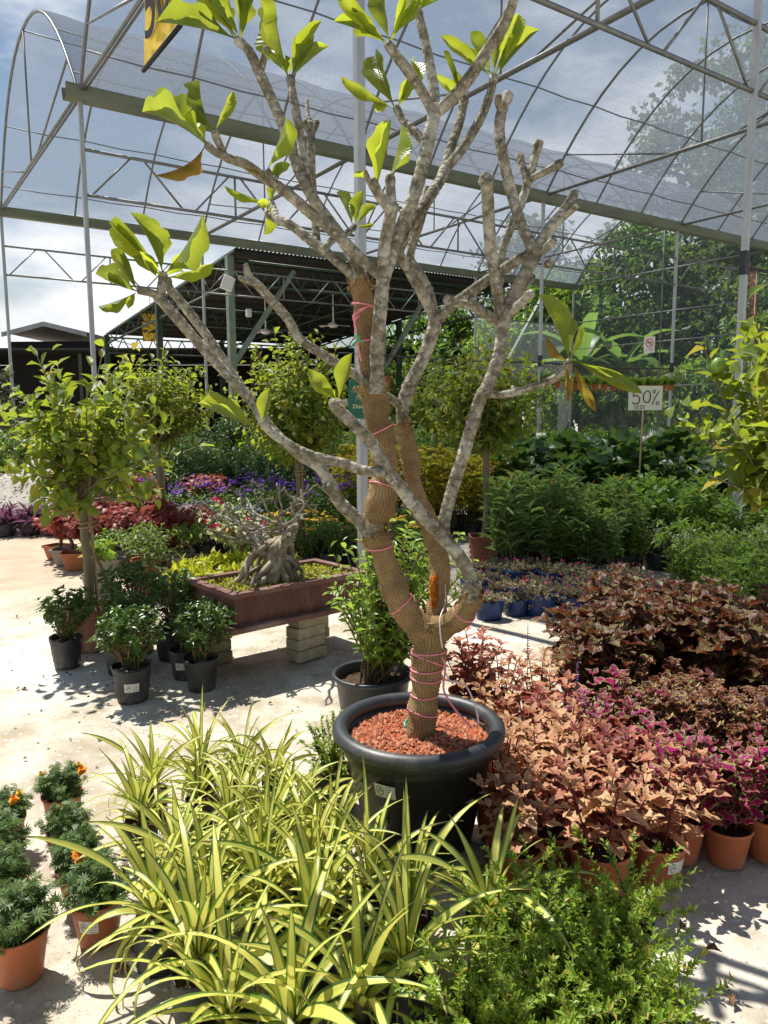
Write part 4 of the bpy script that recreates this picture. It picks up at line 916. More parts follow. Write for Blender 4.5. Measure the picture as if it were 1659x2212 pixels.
# the leaves, each its own
lob = ([0, .08, .13, .25, .4, .55, .68, .8, .9, .96, 1], [.07, .07, .14, .46, .78, .97, 1, .84, .52, .24, .03])
PT = []
for dr, fo, wv in ((.08, .26, .09), (.22, .32, .16), (-.12, .3, .12), (.36, .2, .2), (.55, .3, .14)):
    P, q, uv = leaf_t(12, fold=fo, droop=dr, wave=wv, lobes=lob); m_ = MB(); m_.add(P, q, None, uv); PT.append(m_.mesh('leaf', 'plumeria_leaf'))
    m_ = MB(); m_.add(P, q, None, uv); PT.append(m_.mesh('leaf', 'plumeria_old'))
rng = RNG(41); CAM = np.array([0, 0, EYE])
def pleaf(bx, by, tx, ty, wd, d0, dz=None, var=None, old=False, face=None):
    B_ = V(bx, by, Y0 + d0); dz = rng.normal() * .05 if dz is None else dz; T_ = V(tx, ty, Y0 + d0 + dz); ax = T_ - B_; Ln = np.linalg.norm(ax)
    to = nrm(CAM - B_); n_ = nrm(to * (1. if face is None else face) + np.array([0, 0, .35]) + rng.normal(size=3) * .5)
    R = frames(ax[None], n_[None])[0]; Wd = wd / F * (Y0 + d0) * .84
    i = (rng.integers(0, 3) if var is None else var) * 2 + (1 if old else 0); o = mk('leaf', PT[i], plu)
    mt = Matrix([list(R[0] * [Wd, Ln, Ln]) + [B_[0] - PO[0]], list(R[1] * [Wd, Ln, Ln]) + [B_[1] - PO[1]], list(R[2] * [Wd, Ln, Ln]) + [B_[2] - PO[2]], [0, 0, 0, 1]]); o.matrix_local = mt
    if old: o['label'] = 'yellowing leaf'
    return o
for a in [
    (508, 84, 338, 22, 46, .1), (512, 82, 432, -34, 52, .1), (516, 80, 476, -62, 52, .1), (518, 80, 515, -44, 54, .1), (522, 82, 556, -30, 44, .1), (578, 106, 560, 4, 42, .1), (506, 86, 455, -14, 34, .12), (576, 106, 600, 130, 16, .1), (574, 108, 588, 140, 14, .1),
    (624, 166, 578, 8, 58, .2), (630, 164, 675, 66, 46, .2), (634, 165, 702, 88, 34, .2), (632, 162, 690, 40, 20, .2), (622, 165, 592, 108, 16, .2), (620, 166, 612, 120, 22, .22),
    (832, 88, 738, -6, 36, -.05), (834, 90, 724, 36, 32, -.05), (840, 86, 818, -34, 48, -.05), (846, 88, 904, -16, 40, -.05), (842, 88, 880, -44, 42, -.05), (830, 90, 752, 10, 30, -.03),
    (898, 26, 872, -44, 30, .15), (906, 24, 940, -44, 34, .15), (903, 22, 905, -60, 36, .15), (900, 24, 960, -10, 26, .15),
    (852, 230, 796, 106, 58, .12), (858, 230, 906, 118, 42, .12), (846, 232, 740, 162, 28, .12), (840, 228, 808, 216, 14, .12), (862, 230, 880, 170, 30, .14),
    (1062, 162, 1018, 64, 34, .2), (1068, 160, 1114, 38, 40, .2), (1074, 162, 1158, 56, 34, .2), (1056, 162, 952, 80, 28, .2), (1058, 160, 985, 95, 22, .22), (1066, 160, 1090, 70, 30, .22),
    (998, 212, 958, 118, 14, .3), (996, 212, 942, 162, 24, .3), (1004, 210, 982, 152, 24, .3),
    (459, 282, 404, 176, 54, -.25), (464, 282, 506, 196, 26, -.25), (444, 312, 310, 200, 40, -.26), (446, 310, 392, 242, 40, -.26),
    (577, 366, 626, 252, 46, -.2), (590, 388, 626, 352, 28, -.18), (580, 384, 608, 350, 20, -.17),
    (578, 440, 484, 404, 17, .3), (582, 440, 564, 506, 36, .3), (584, 438, 592, 402, 24, .3), (588, 440, 553, 438, 22, .3),
    (762, 488, 731, 410, 22, .18), (766, 486, 784, 410, 34, .18), (768, 486, 812, 442, 26, .18), (768, 490, 808, 484, 12, .18),
    (812, 408, 857, 268, 36, -.16), (842, 382, 876, 272, 36, -.1), (806, 392, 764, 372, 34, -.16),
    (350, 588, 310, 452, 58, -.2), (348, 590, 248, 488, 30, -.2), (356, 590, 450, 486, 50, -.2), (358, 600, 467, 574, 32, -.2), (346, 592, 258, 494, 50, -.17), (350, 596, 288, 552, 28, -.22),
    (298, 629, 246, 544, 34, -.24), (296, 630, 202, 606, 28, -.24), (296, 630, 224, 598, 24, -.22), (294, 632, 212, 672, 24, -.25), (292, 632, 278, 668, 20, -.25), (340, 600, 296, 540, 28, -.2), (360, 598, 392, 540, 34, -.18),
    (566, 912, 581, 838, 36, -.24), (558, 926, 428, 884, 42, -.24),
    (732, 862, 764, 764, 42, -.23), (728, 862, 666, 800, 42, -.23), (712, 868, 660, 816, 18, -.23), (728, 860, 690, 838, 20, -.22),
    (1230, 780, 1177, 632, 72, -.26), (1232, 778, 1248, 704, 12, -.26)]: pleaf(*a)
pleaf(440, 318, 386, 412, 20, -.26, var=4, old=True); pleaf(570, 380, 528, 350, 16, -.2, old=True); pleaf(808, 390, 818, 290, 14, -.14, old=True)
pleaf(1236, 776, 1396, 850, 34, -.27, dz=-.05, var=4); pleaf(1224, 780, 1178, 734, 24, -.26, old=True, var=1); pleaf(1236, 782, 1286, 892, 24, -.27, old=True, var=3); pleaf(1222, 786, 1232, 860, 22, -.26, old=True, var=3)
for i, (x, y, sk) in enumerate(((-.14, -.17, .06), (.17, -.1, .07), (0, .17, .06), (.1, -.2, .05))):
    st = MB(); v = nrm(RNG(i).normal(size=(60, 3))) if False else None
    lathe(st, [(0, -.01), (sk, 0), (sk * 1.1, .014), (sk * .9, .028), (0, .03)], 9); o = st.obj('supporting_stone', 'stone', None, False, loc=PO + [x, y, 0]); tag(o, 'flat stone under the rim of the big black pot base', 'stone', 'stones under the big pot'); o.rotation_euler = (0, 0, i * 1.3)

# ------------------------------------------------------------------ bonsai trough on slab and brick piers
A = G(505, 1372, .30); az = math.radians(49); E1 = np.array([math.sin(az), math.cos(az), 0]); E2 = np.array([-math.cos(az), math.sin(az), 0]); rz = math.atan2(E1[1], E1[0])
LT, WT = 1.03, .62
def tp_(a, b, z): return np.array([A[0], A[1], 0]) + E1 * a + E2 * b + np.array([0, 0, z])
for pi_, (a, b, lb) in enumerate(((.60, .14, 'brick pier under the front edge of the bonsai slab'), (.10, .46, 'brick pier under the left end of the bonsai slab'), (.88, .48, 'brick pier under the right rear of the bonsai slab'))):
    c = tp_(a, b, 0); o = thing('brick_pier', lb, 'bricks', c, rz + (.08 if pi_ == 0 else -.05))
    for i in range(4):
        bb = MB(); box(bb, (RNG(i + pi_ * 9).normal() * .006, RNG(i + 5).normal() * .006, .037 + i * .0748), (.235, .125, .071), RNG(i * 3 + pi_).normal() * .04, bev=.006); bb.obj('brick', 'brick', o, False)
sl = MB(); box(sl, tp_(LT / 2, WT / 2, .318), (LT + .05, WT + .04, .034), rz, bev=.006); tag(sl.obj('slab', 'slab', None, False), 'reddish slab on brick piers carrying the bonsai trough', 'slab')
tr = thing('bonsai_trough', 'large brown rectangular trough with a bare root-over-rock bonsai', 'bonsai', tp_(LT / 2, WT / 2, .335), rz)
mb = MB(); h_, lx, ly, tk = .17, LT - .05, WT - .06, .035
def ringbox(mb, x0, y0, x1, y1, z0, z1):      # rectangular ring with walls
    o_ = [(-x0, -y0), (x0, -y0), (x0, y0), (-x0, y0)]; i_ = [(-x1, -y1), (x1, -y1), (x1, y1), (-x1, y1)]
    v = [(*p, z0) for p in o_] + [(*p, z1) for p in o_] + [(*p, z1) for p in i_] + [(*p, z0) for p in i_]; q = []
    for j in range(4):
        k2 = (j + 1) % 4; q += [(j, k2, 4 + k2, 4 + j), (4 + j, 4 + k2, 8 + k2, 8 + j), (8 + j, 8 + k2, 12 + k2, 12 + j), (12 + j, 12 + k2, k2, j)]
    mb.add(v, q)
ringbox(mb, lx / 2, ly / 2, lx / 2 - tk, ly / 2 - tk, 0, h_); box(mb, (0, 0, .01), (lx - .03, ly - .03, .02)); bd = mb.obj('trough', 'trough', tr, False)
mb = MB(); ringbox(mb, lx / 2 + .018, ly / 2 + .018, lx / 2 - tk - .004, ly / 2 - tk - .004, h_ - .002, h_ + .026); mb.obj('rim', 'slab', bd, False)
rng = RNG(51); mb = MB(); xs_ = np.linspace(-lx / 2 + tk, lx / 2 - tk, 22); ys_ = np.linspace(-ly / 2 + tk, ly / 2 - tk, 12)
P, q = grid(xs_, ys_, lambda X, Y: h_ - .015 + .02 * np.exp(-(X ** 2 + Y ** 2) / .06) + rng.normal(size=X.shape) * .004); mb.add(P, q); mb.obj('soil', 'soil', tr)
mb = MB(); n = 1500; p_ = np.stack([rng.uniform(-lx / 2 + tk, lx / 2 - tk, n), rng.uniform(-ly / 2 + tk, ly / 2 - tk, n), np.full(n, h_)], -1)
leaves(mb, tiny_t(), p_, rng.normal(size=(n, 3)) + [0, 0, .8], rng.normal(size=(n, 3)) + [0, 0, 1], .02 * (.5 + rng.random(n)), .012, rng); mb.obj('ground_cover', 'yellow_low', tr, kind='stuff')
mb = MB()
for i in range(24):                           # knotted roots draping mostly to one side
    a = 2.0 + i * .27 + rng.normal() * .2; long_ = 1 + .5 * math.cos(a - 3.6); l_ = (.13 + .12 * rng.random()) * long_; r0 = .013 + .02 * rng.random() ** 1.5; d = np.array([math.cos(a) * 1.15, math.sin(a) * .7, 0]); z0 = h_ + .20 + .06 * rng.random()
    k_ = np.array([-.02 + .05 * rng.normal(), .03 * rng.normal(), 0]) * .8
    tube(mb, *resample([k_ + [0, 0, z0], k_ + d * l_ * .3 + [.02 * rng.normal(), .02 * rng.normal(), z0 - .04], d * l_ * .62 + [.03 * rng.normal(), .03 * rng.normal(), h_ + .09 + .03 * rng.normal()], d * l_ * .85 + [.03 * rng.normal(), .03 * rng.normal(), h_ + .04], d * l_ * 1.05 + [0, 0, h_ - .03]], [r0 * 1.2, r0 * 1.15, r0, r0 * .8, r0 * .5], .015), 10, wob=.05, seed=i)
def grow(p, d, r, l_, lev):
    n = 4; pts = [p]
    for i in range(n): d = nrm(d + rng.normal(size=3) * .28 + np.array([0, 0, .05])); pts.append(pts[-1] + d * l_ / n)
    P, Rr = resample(pts, np.linspace(r, r * .62, n + 1), .03); tube(mb, P, Rr, 8 if lev < 2 else 5, wob=.05, seed=int(r * 1e5) % 99)
    if lev >= 3 or r < .0032: return
    for j in range(2 if lev or r < .03 else 3): grow(pts[-1 - (j % 2)] , nrm(d + rng.normal(size=3) * np.array([.75, .75, .35])), r * (.62 if j else .74), l_ * (.72 + .25 * rng.random()), lev + 1)
bt = mb.obj('bonsai_trunk', 'root_bark', tr); mb = MB()
for i in range(6):
    a = i * 1.05 + .3; grow(np.array([math.cos(a) * .04, math.sin(a) * .04, h_ + .15]), nrm(np.array([math.cos(a) * .75, math.sin(a) * .55, 1.])), .022 + .006 * (i % 2), .22, 0)
mb.obj('bare_branches', 'bark', bt)
# ------------------------------------------------------------------ tub with a leafy shrub
c = G(805, 1455, .24); tb = thing('tub_shrub', 'leafy light green shrub in a low black tub behind the big pot', 'potted shrub', (c[0], c[1], 0))
mb = MB(); lathe(mb, [(0, .0), (.15, 0), (.16, .01), (.19, .225), (.206, .228), (.21, .245), (.2, .252), (.186, .245), (.182, .19)], 40); mb.obj('pot', 'rim_plastic', tb)
mb = MB(); rng = RNG(61); disc(mb, .184, .195, 26, rng=rng, bump=.01); lumps(mb, np.stack([rng.uniform(-.12, .12, 250), rng.uniform(-.12, .12, 250), np.full(250, .2)], -1), .004 + .008 * rng.random(250), rng); mb.obj('soil', 'soil', tb)
ml, ms = MB(), MB(); bush(ml, ms, rng, (.0, .0, .2), (.15, 0, .72), (.40, .36, .40), 125, 17, .052, .021, leaf_t(3, .45, .9, .15, .2), up=.1, inner=.35, stem_r=.006, base_sp=.035, t0=.35)
for a in range(3): tube(ms, *resample([(-.03 + .03 * a, 0, .19), (-.02 + .05 * a, .02, .4), (.05 * a, .03 - .02 * a, .65)], [.016, .012, .007], .03), 7, wob=.06)
ms.obj('stems', 'stem_brown', tb); ml.obj('foliage', 'tub_leaf', tb, kind='stuff')
# ------------------------------------------------------------------ plants
class LeafObjs:                             # collector that turns each leaf into an object of its own (shared meshes)
    def __init__(s, meshes, parent, name='leaf'): s.me, s.par, s.name = meshes, parent, name
    def emit(s, R, pos, Ln, Wd, rng):
        for r_, p_, l_, w_ in zip(R, pos, Ln, Wd):
            o = mk(s.name, s.me[rng.integers(0, len(s.me))], s.par); S_ = np.array([w_, l_, l_])
            o.matrix_local = Matrix([list(r_[i] * S_) + [p_[i]] for i in range(3)] + [[0, 0, 0, 1]])
_leaves = leaves
def leaves(mb, tpl, pos, d, n, Ln, Wd, rng, m=0):
    if isinstance(mb, LeafObjs):
        k = len(pos); mb.emit(frames(d, n), pos, np.broadcast_to(Ln, (k,)), np.broadcast_to(Wd, (k,)), rng)
    else: _leaves(mb, tpl, pos, d, n, Ln, Wd, rng, m)
def lmesh(tpl, mat):
    m_ = MB(); m_.add(tpl[0], tpl[1], None, tpl[2]); return m_.mesh('leaf', mat)
def round_pot(parent, r1, r0, h, mat, lip=.006, soil='soil', k=26, seed=0, name='pot', stick=None):
    mb = MB(); lathe(mb, [(0, 0), (r0, 0), (r0 * 1.02, .006), (r1, h - lip * 2.2), (r1 + lip, h - lip * 2), (r1 + lip * 1.1, h - lip * .3), (r1 + lip * .4, h), (r1 - lip * .3, h - lip * .4), (r1 - lip, h - .035)], k); p_ = mb.obj(name, mat, parent)
    if stick is not None: sticker(p_, r0 + (r1 - r0) * .45, r0 + (r1 - r0) * .75, h * .45, h * .75, stick, min(.06, r1 * .7))
    mb = MB(); disc(mb, r1 - lip * .9, h - .03, k, rng=RNG(seed), bump=.006, rings=3); mb.obj('soil', soil, parent); return p_
def bag(parent, r1, r0, h, seed=0, mat='bag_plastic', stick=None):
    rng = RNG(seed); mb = MB(); n, k = 9, 22; prof = [(0, 0)] + [(r0 + (r1 - r0) * i / n, h * i / n) for i in range(n + 1)] + [(r1 - .004, h - .004), (r1 - .006, h - .04)]
    lathe(mb, prof, k); v = mb.v[0].reshape(-1, k, 3); wr_ = 1 + rng.normal(size=(len(prof), k)) * .016 + .018 * np.sin(np.arange(k) * 6.283 / k * 3 + seed)[None]
    v[2:, :, :2] *= wr_[2:, :, None]; v[10:12, :, 2] += (rng.normal(size=(2, k)) * .006); p_ = mb.obj('bag', mat, parent)
    if stick is not None: sticker(p_, r0 + (r1 - r0) * .35 + .003, r0 + (r1 - r0) * .6 + .003, h * .38, h * .62, stick, .07)
    mb = MB(); disc(mb, r1 - .004, h - .035, k, rng=rng, rings=3); mb.obj('soil', 'soil', parent); return p_
def flower(mb, c, r, rng, mat=0, layers=4, up=(0, 0, 1)):
    up = nrm(np.array(up, float)); a0 = nrm(np.cross(up, [.3, 1, .2])); b0 = np.cross(up, a0); P, D, N_, Ls = [], [], [], []
    for l_ in range(layers):
        k = 9 - l_
        for i in range(k):
            a = i * 6.283 / k + l_ * .4; o = math.cos(a) * a0 + math.sin(a) * b0; el = .15 + .38 * l_
            P.append(np.array(c) + up * .15 * r * l_); D.append(o * math.cos(el) + up * math.sin(el)); N_.append(up * math.cos(el) - o * math.sin(el) + rng.normal(size=3) * .25); Ls.append(r * (1 - .13 * l_))
    _leaves(mb, leaf_t(2, .7, .5, -.1, .2), np.array(P), np.array(D), np.array(N_), np.array(Ls), np.array(Ls) * .75, rng, mat)

# --- striped strap-leaf plants in black bags
rng = RNG(100)
def strap(bend, seed):
    rg = RNG(seed); n = 12; s = np.linspace(0, 1, n + 1); th = -bend * s ** 1.1; y = np.concatenate([[0], np.cumsum(np.cos(th[:-1]) / n)]); z = np.concatenate([[0], np.cumsum(np.sin(th[:-1]) / n)])
    hw = np.interp(s, [0, .12, .35, .7, .9, 1], [.75, .85, 1, .74, .34, .03]) * .5; tw = np.sin(s * 4 + rg.random() * 6) * .05
    Lf = np.stack([-hw, y, z + hw * .02 + tw * hw], -1); Rt = np.stack([hw, y, z + hw * .02 - tw * hw], -1); Md = np.stack([0 * s, y, z - .010 * np.sin(np.minimum(s * 3, 1) * 1.57)], -1)
    P = np.stack([Lf, Md, Rt], 1).reshape(-1, 3); uv = np.stack([np.tile([0, .5, 1.], n + 1), np.repeat(s, 3)], -1)
    i = np.arange(n)[:, None] * 3; q = np.concatenate([i + np.array([[0, 1, 4, 3]]), i + np.array([[1, 2, 5, 4]])]); m_ = MB(); m_.add(P, q, None, uv); return m_.mesh('leaf', 'pandan')
SB = [strap(b, i) for i, b in enumerate((.15, .5, .95, 1.35, 1.75, 2.1, 2.45, 2.8))]
def pandan(seed):
    rng = RNG(seed); o = thing('striped_pandan', 'yellow and green striped strap leaf plant in a black bag, in the dense foreground block', 'potted plant', group='striped strap leaf plants in the foreground')
    bag(o, .082, .075, .17, seed, stick=(rng.random() * 3 - 2.8) if seed % 3 == 0 else None); N_ = 23
    for i in range(N_):
        f = i / N_; a = i * 2.399 + rng.normal() * .2; el = 1.48 - 1.05 * f + rng.normal() * .12; Ln = (.27 + .16 * math.sin(min(f * 1.6, 1) * 2.0)) * (1 + rng.normal() * .14)
        vi = int(np.clip(f * 6.5 + 1.1 + rng.normal() * 1., 0, 7)); h = np.array([math.cos(a), math.sin(a), 0]); d = h * math.cos(el) + np.array([0, 0, math.sin(el)]); n_ = -h * math.sin(el) + np.array([0, 0, math.cos(el)])
        R = frames(d[None], n_[None])[0]; S_ = np.array([.0255 * (1 + rng.normal() * .12) * (1.15 if f < .5 else .9), Ln, Ln]); p_ = h * .012 + np.array([0, 0, .165 + .05 * (1 - f)])
        q_ = mk('leaf', SB[vi], o); q_.matrix_local = Matrix([list(R[j] * S_) + [p_[j]] for j in range(3)] + [[0, 0, 0, 1]])
    mb = MB(); tube(mb, [(0, 0, .13), (0, 0, .19), (0, 0, .22)], [.022, .02, .008], 8); mb.obj('stem', 'stem_green', o); return o
PP = [(451, 2012), (545, 2172), (851, 2090), (640, 2180), (382, 1945), (676, 2010), (854, 1935), (1058, 1960), (745, 1912), (571, 1850), (578, 1800), (385, 1822), (302, 1732), (429, 1682), (538, 1690), (622, 1694), (716, 1792), (500, 1752), (650, 1748), (470, 1890), (560, 1935), (660, 1850), (330, 1662), (440, 1625), (520, 1622), (590, 1640), (760, 2150), (480, 1960), (690, 1920)]
pl = []
for (x, y) in PP:
    p_ = G(x, y, .19); pl.append([p_[0], p_[1]])
pl = np.array(pl)
for it in range(40):                       # keep the bags from standing inside each other
    for i in range(len(pl)):
        for j in range(len(pl)):
            if i != j:
                d = pl[i] - pl[j]; l_ = np.linalg.norm(d)
                if l_ < .165: pl[i] += d / max(l_, 1e-3) * (.165 - l_) * .4
        d = pl[i] - PO[:2]; l_ = np.linalg.norm(d)
        if l_ < .34: pl[i] += d / l_ * (.34 - l_)
protos = [pandan(200 + i) for i in range(6)]
place(protos, [(x, y, 0, rng.random() * 6.28, .60 + .13 * rng.random() + .22 * np.clip((2.5 - y) / .6, 0, 1)) for x, y in pl])

# --- marigolds in terracotta pots
def marigold(seed, fl, label):
    rng = RNG(seed); o = thing('potted_marigold', label, 'potted plant'); round_pot(o, .078, .056, .145, 'terracotta', .005, seed=seed, stick=rng.random() * 2 - 2.4 if seed % 2 else None)
    ml, ms = MB(), MB(); b, md, tp = bush(ml, ms, rng, (0, 0, .115), (0, 0, .19), (.115, .115, .085), 90, 16, .024, .026, star_t(7, 3.0, .17), up=.45, inner=.3, t0=.25, stem_r=.002, lift=.7)
    ms.obj('stems', 'stem_green', o); ml.obj('foliage', 'marigold', o, kind='stuff')
    for i in range(fl[0] + fl[1] + fl[2]):
        mt = 'flower_orange' if i < fl[0] else ('flower_rust' if i < fl[0] + fl[1] else 'flower_yellow'); a = -1.57 + rng.normal() * .9; r_ = .05 + .05 * rng.random()
        c = (r_ * math.cos(a), r_ * math.sin(a), .25 - .5 * max(0, r_ - .06)); mb = MB(); flower(mb, c, .023 if mt != 'flower_yellow' else .016, rng, 0, 5, (rng.normal() * .3, -.4, 1)); f_ = mb.obj('flower', mt, o); mb = MB(); tube(mb, [(c[0] * .6, c[1] * .6, .17), (c[0], c[1], c[2])], .002, 5); mb.obj('flower_stalk', 'stem_green', f_)
    return o
for i, (x, y, fl, lb, sk) in enumerate([(46, 2108, (0, 0, 0), 'marigold without flowers in a terracotta pot, frontmost of the left column', 1.12), (214, 2028, (0, 1, 0), 'marigold with one withered rusty flower in a terracotta pot', 1.08), (178, 1950, (1, 0, 0), 'marigold with one full orange flower leaning over its pot', 1.0), (150, 1870, (0, 0, 0), 'flowerless marigold squeezed between two flowering pots', .95), (138, 1782, (1, 0, 2), 'marigold with one orange and two yellow flowers, last pot of its row', 1.0), (8, 1990, (1, 0, 0), 'marigold with one orange flower behind the flowerless front pot', 1.05), (4, 1905, (0, 0, 0), 'bushy marigold between two others at the left edge', 1.0), (15, 1835, (1, 0, 1), 'marigold with small buds furthest back at the left edge', .95)]):
    m_ = marigold(300 + i, fl, lb); p_ = G(x, y); m_.location = p_; m_.scale = (sk * .9,) * 3; m_['group'] = 'marigolds in terracotta pots'

# --- coleus bank
SER = lambda n, s, w_: [leaf_t(n, .42, .85, f, d, s, wv) for f, d, wv in ((.1, .25, .15), (.16, .4, .25), (.06, .12, .2))]
LOB = [leaf_t(8, fold=f, droop=d, wave=.15, lobes=([0, .12, .25, .37, .5, .62, .75, .87, 1], [.12, .35, .82, .6, 1, .66, .72, .38, .05])) for f, d in ((.1, .22), (.16, .38), (.05, .1))]
PE = [lmesh(t_, 'peach') for t_ in LOB]; PK = [lmesh(t_, 'peach_pink') for t_ in LOB]; PD = [lmesh(t_, 'peach_dark') for t_ in LOB]; MG = [lmesh(t_, 'magenta') for t_ in SER(8, .1, 0)]
def coleus(seed, meshes, label, group, h=.22, rad=.12, nst=7, Ln=.062, Wd=.034, pot='terracotta', joined=None, tpl=None, nodes=5, stick=None, potr=.085, poth=.14):
    rng = RNG(seed); o = thing('coleus', label, 'potted plant', group=group)
    if pot: round_pot(o, potr, potr * .74, poth, pot, .005, seed=seed, stick=stick, k=20)
    ms = MB(); P, D, N_, Ls = [], [], [], []
    for s_ in range(nst):
        a = s_ * 2.399; r_ = rad * math.sqrt((s_ + .4) / nst); hh = h * (1 - .35 * (r_ / rad) ** 2) * (.85 + .3 * rng.random()); b = np.array([r_ * .35 * math.cos(a), r_ * .35 * math.sin(a), poth - .03]); t_ = np.array([r_ * math.cos(a), r_ * math.sin(a), poth + hh]); md = (b + t_) / 2 + np.array([0, 0, .03]); tube(ms, bez(b, md, t_, np.linspace(0, 1, 5)), np.linspace(.0042, .0022, 5), 5)
        for k in range(nodes + 1):
            tt = .25 + .75 * k / nodes; p_ = bez(b, md, t_, tt); sz = (1.0 if k < nodes - 1 else (.8 if k < nodes else .5)) * (1 + rng.normal() * .16)
            for j in range(2 if k < nodes else 4):
                an = a + k * 1.571 + j * (3.1416 if k < nodes else 1.571) + rng.normal() * .25; el = (-.05 + .5 * tt + rng.normal() * .2) if k < nodes else .8
                hd = np.array([math.cos(an), math.sin(an), 0]); P.append(p_ + hd * .006); D.append(hd * math.cos(el) + [0, 0, math.sin(el)]); N_.append(np.array([0, 0, math.cos(el)]) - hd * math.sin(el) + rng.normal(size=3) * .18); Ls.append(sz)
    Ls = np.array(Ls).clip(.35, 1.5); ms.obj('stems', 'stem_red', o); tgt = LeafObjs(meshes, o) if joined is None else MB()
    leaves(tgt, tpl, np.array(P), np.array(D), np.array(N_), Ln * Ls, Wd * Ls, rng)
    if joined: tgt.obj('foliage', joined, o, kind='stuff')
    return o
def spread(pxs, z, mind, avoid=.42, fixed=()):
    pts = np.array([np.array(f_) for f_ in fixed] + [G(x, y, z)[:2] for x, y in pxs]); nf = len(fixed)
    for it in range(30):
        for i in range(nf, len(pts)):
            for j in range(len(pts)):
                if i != j:
                    d = pts[i] - pts[j]; l_ = np.linalg.norm(d)
                    if l_ < mind: pts[i] += d / max(l_, 1e-3) * (mind - l_) * .4
            d = pts[i] - PO[:2]; l_ = np.linalg.norm(d)
            if l_ < avoid: pts[i] += d / l_ * (avoid - l_)
    return pts
rng = RNG(110)
pk = [(1010, 1450), (1090, 1460), (1160, 1455), (1060, 1540), (1140, 1550), (1210, 1520), (1120, 1640), (1190, 1640), (1270, 1690), (1345, 1650), (1150, 1700), (1250, 1740), (1335, 1710), (1410, 1690), (1240, 1600), (1085, 1690), (1310, 1620), (1030, 1420)]
cp = [coleus(400 + i, (PK, PE, PE, PD)[i], 'peach coloured coleus with dark red veins in a terracotta pot beside the big pot', 'peach coleus bank', nst=6, Ln=.074, Wd=.04, nodes=4, stick=-1.3 if i == 1 else None) for i in range(4)]
pts = spread(pk, .25, .185, .40, [(.575, 2.44), (.91, 2.36), (.42, 2.62)]); place(cp, [(x, y, 0, rng.random() * .9 - .45, .92 + .25 * rng.random()) for x, y in pts])
mgx = [(1250, 1570), (1310, 1545), (1375, 1590), (1440, 1615), (1475, 1700), (1550, 1690), (1600, 1650), (1650, 1690), (1480, 1650), (1420, 1640)]
cm = [coleus(420 + i, MG, 'magenta centred coleus with pale green leaf edges in a terracotta pot', 'magenta coleus', Ln=.08, Wd=.056, nst=6, nodes=4, stick=-1.6 if i == 2 else None) for i in range(3)]
pts = spread(mgx, .25, .18, .4, [(1.19, 2.47), (1.36, 2.5)]); place(cm, [(x, y, 0, rng.random() * .9 - .45, .9 + .25 * rng.random()) for x, y in pts])
frx = [(1280, 1440), (1340, 1455), (1400, 1485), (1470, 1500), (1540, 1525), (1620, 1545), (1360, 1525), (1450, 1565), (1540, 1590), (1630, 1610), (1480, 1440), (1560, 1465), (1640, 1485), (1700, 1560), (1410, 1430), (1700, 1500)]
fr = [coleus(440 + i, None, 'dark maroon coleus with frilled yellowish leaf edges', 'frilled maroon coleus', Ln=.06, Wd=.056, nst=9, h=.24, joined='maroon_frill', tpl=leaf_t(8, .5, .5, .18, .3, .14, .4), pot='black_plastic') for i in range(3)]
pts = spread(frx, .28, .21); place(fr, [(x, y, 0, rng.random() * 6.28, .95 + .25 * rng.random()) for x, y in pts])
bgx = [(1270, 1350), (1340, 1320), (1420, 1300), (1500, 1305), (1580, 1320), (1650, 1335), (1310, 1395), (1400, 1375), (1490, 1385), (1580, 1405), (1650, 1425), (1720, 1360), (1450, 1335), (1540, 1350), (1360, 1355)]
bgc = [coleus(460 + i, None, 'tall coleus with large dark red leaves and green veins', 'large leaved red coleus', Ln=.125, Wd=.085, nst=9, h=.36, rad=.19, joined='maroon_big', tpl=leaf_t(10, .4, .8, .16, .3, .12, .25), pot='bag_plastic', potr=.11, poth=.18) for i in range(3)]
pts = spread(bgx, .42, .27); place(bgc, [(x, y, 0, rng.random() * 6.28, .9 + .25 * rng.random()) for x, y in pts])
for x, y, y2, lb in ((1140, 1425, 1352, 'coleus flower spike, pale lilac, standing against bright concrete'), (1246, 1500, 1432, 'coleus flower spike, lilac, beside the magenta leaves'), (1262, 1560, 1500, 'short coleus flower spike above the magenta leaves')):
    b = G(x, y, .28); t_ = V(x - 2, y2, b[1]); o = thing('flower_spike', lb, 'flower spike', (b[0], b[1], 0)); mb = MB(); h_ = t_[2]; tube(mb, [(0, 0, .12), (0, 0, .28), (-.005, 0, h_)], [.003, .0025, .001], 5); mb.obj('stalk', 'stem_red', o); mb = MB(); n = 150
    zz = np.repeat(np.linspace(.27, h_, 15), 10); aa = rng.random(n) * 6.28; d = np.stack([np.cos(aa), np.sin(aa), np.full(n, .2)], -1); leaves(mb, tiny_t(), np.stack([0 * zz, 0 * zz, zz], -1), d, rng.normal(size=(n, 3)), .012 * (1.2 - (zz - .27) / (h_ - .27) * .7), .006, rng); mb.obj('blossom', 'flower_lilac', o)

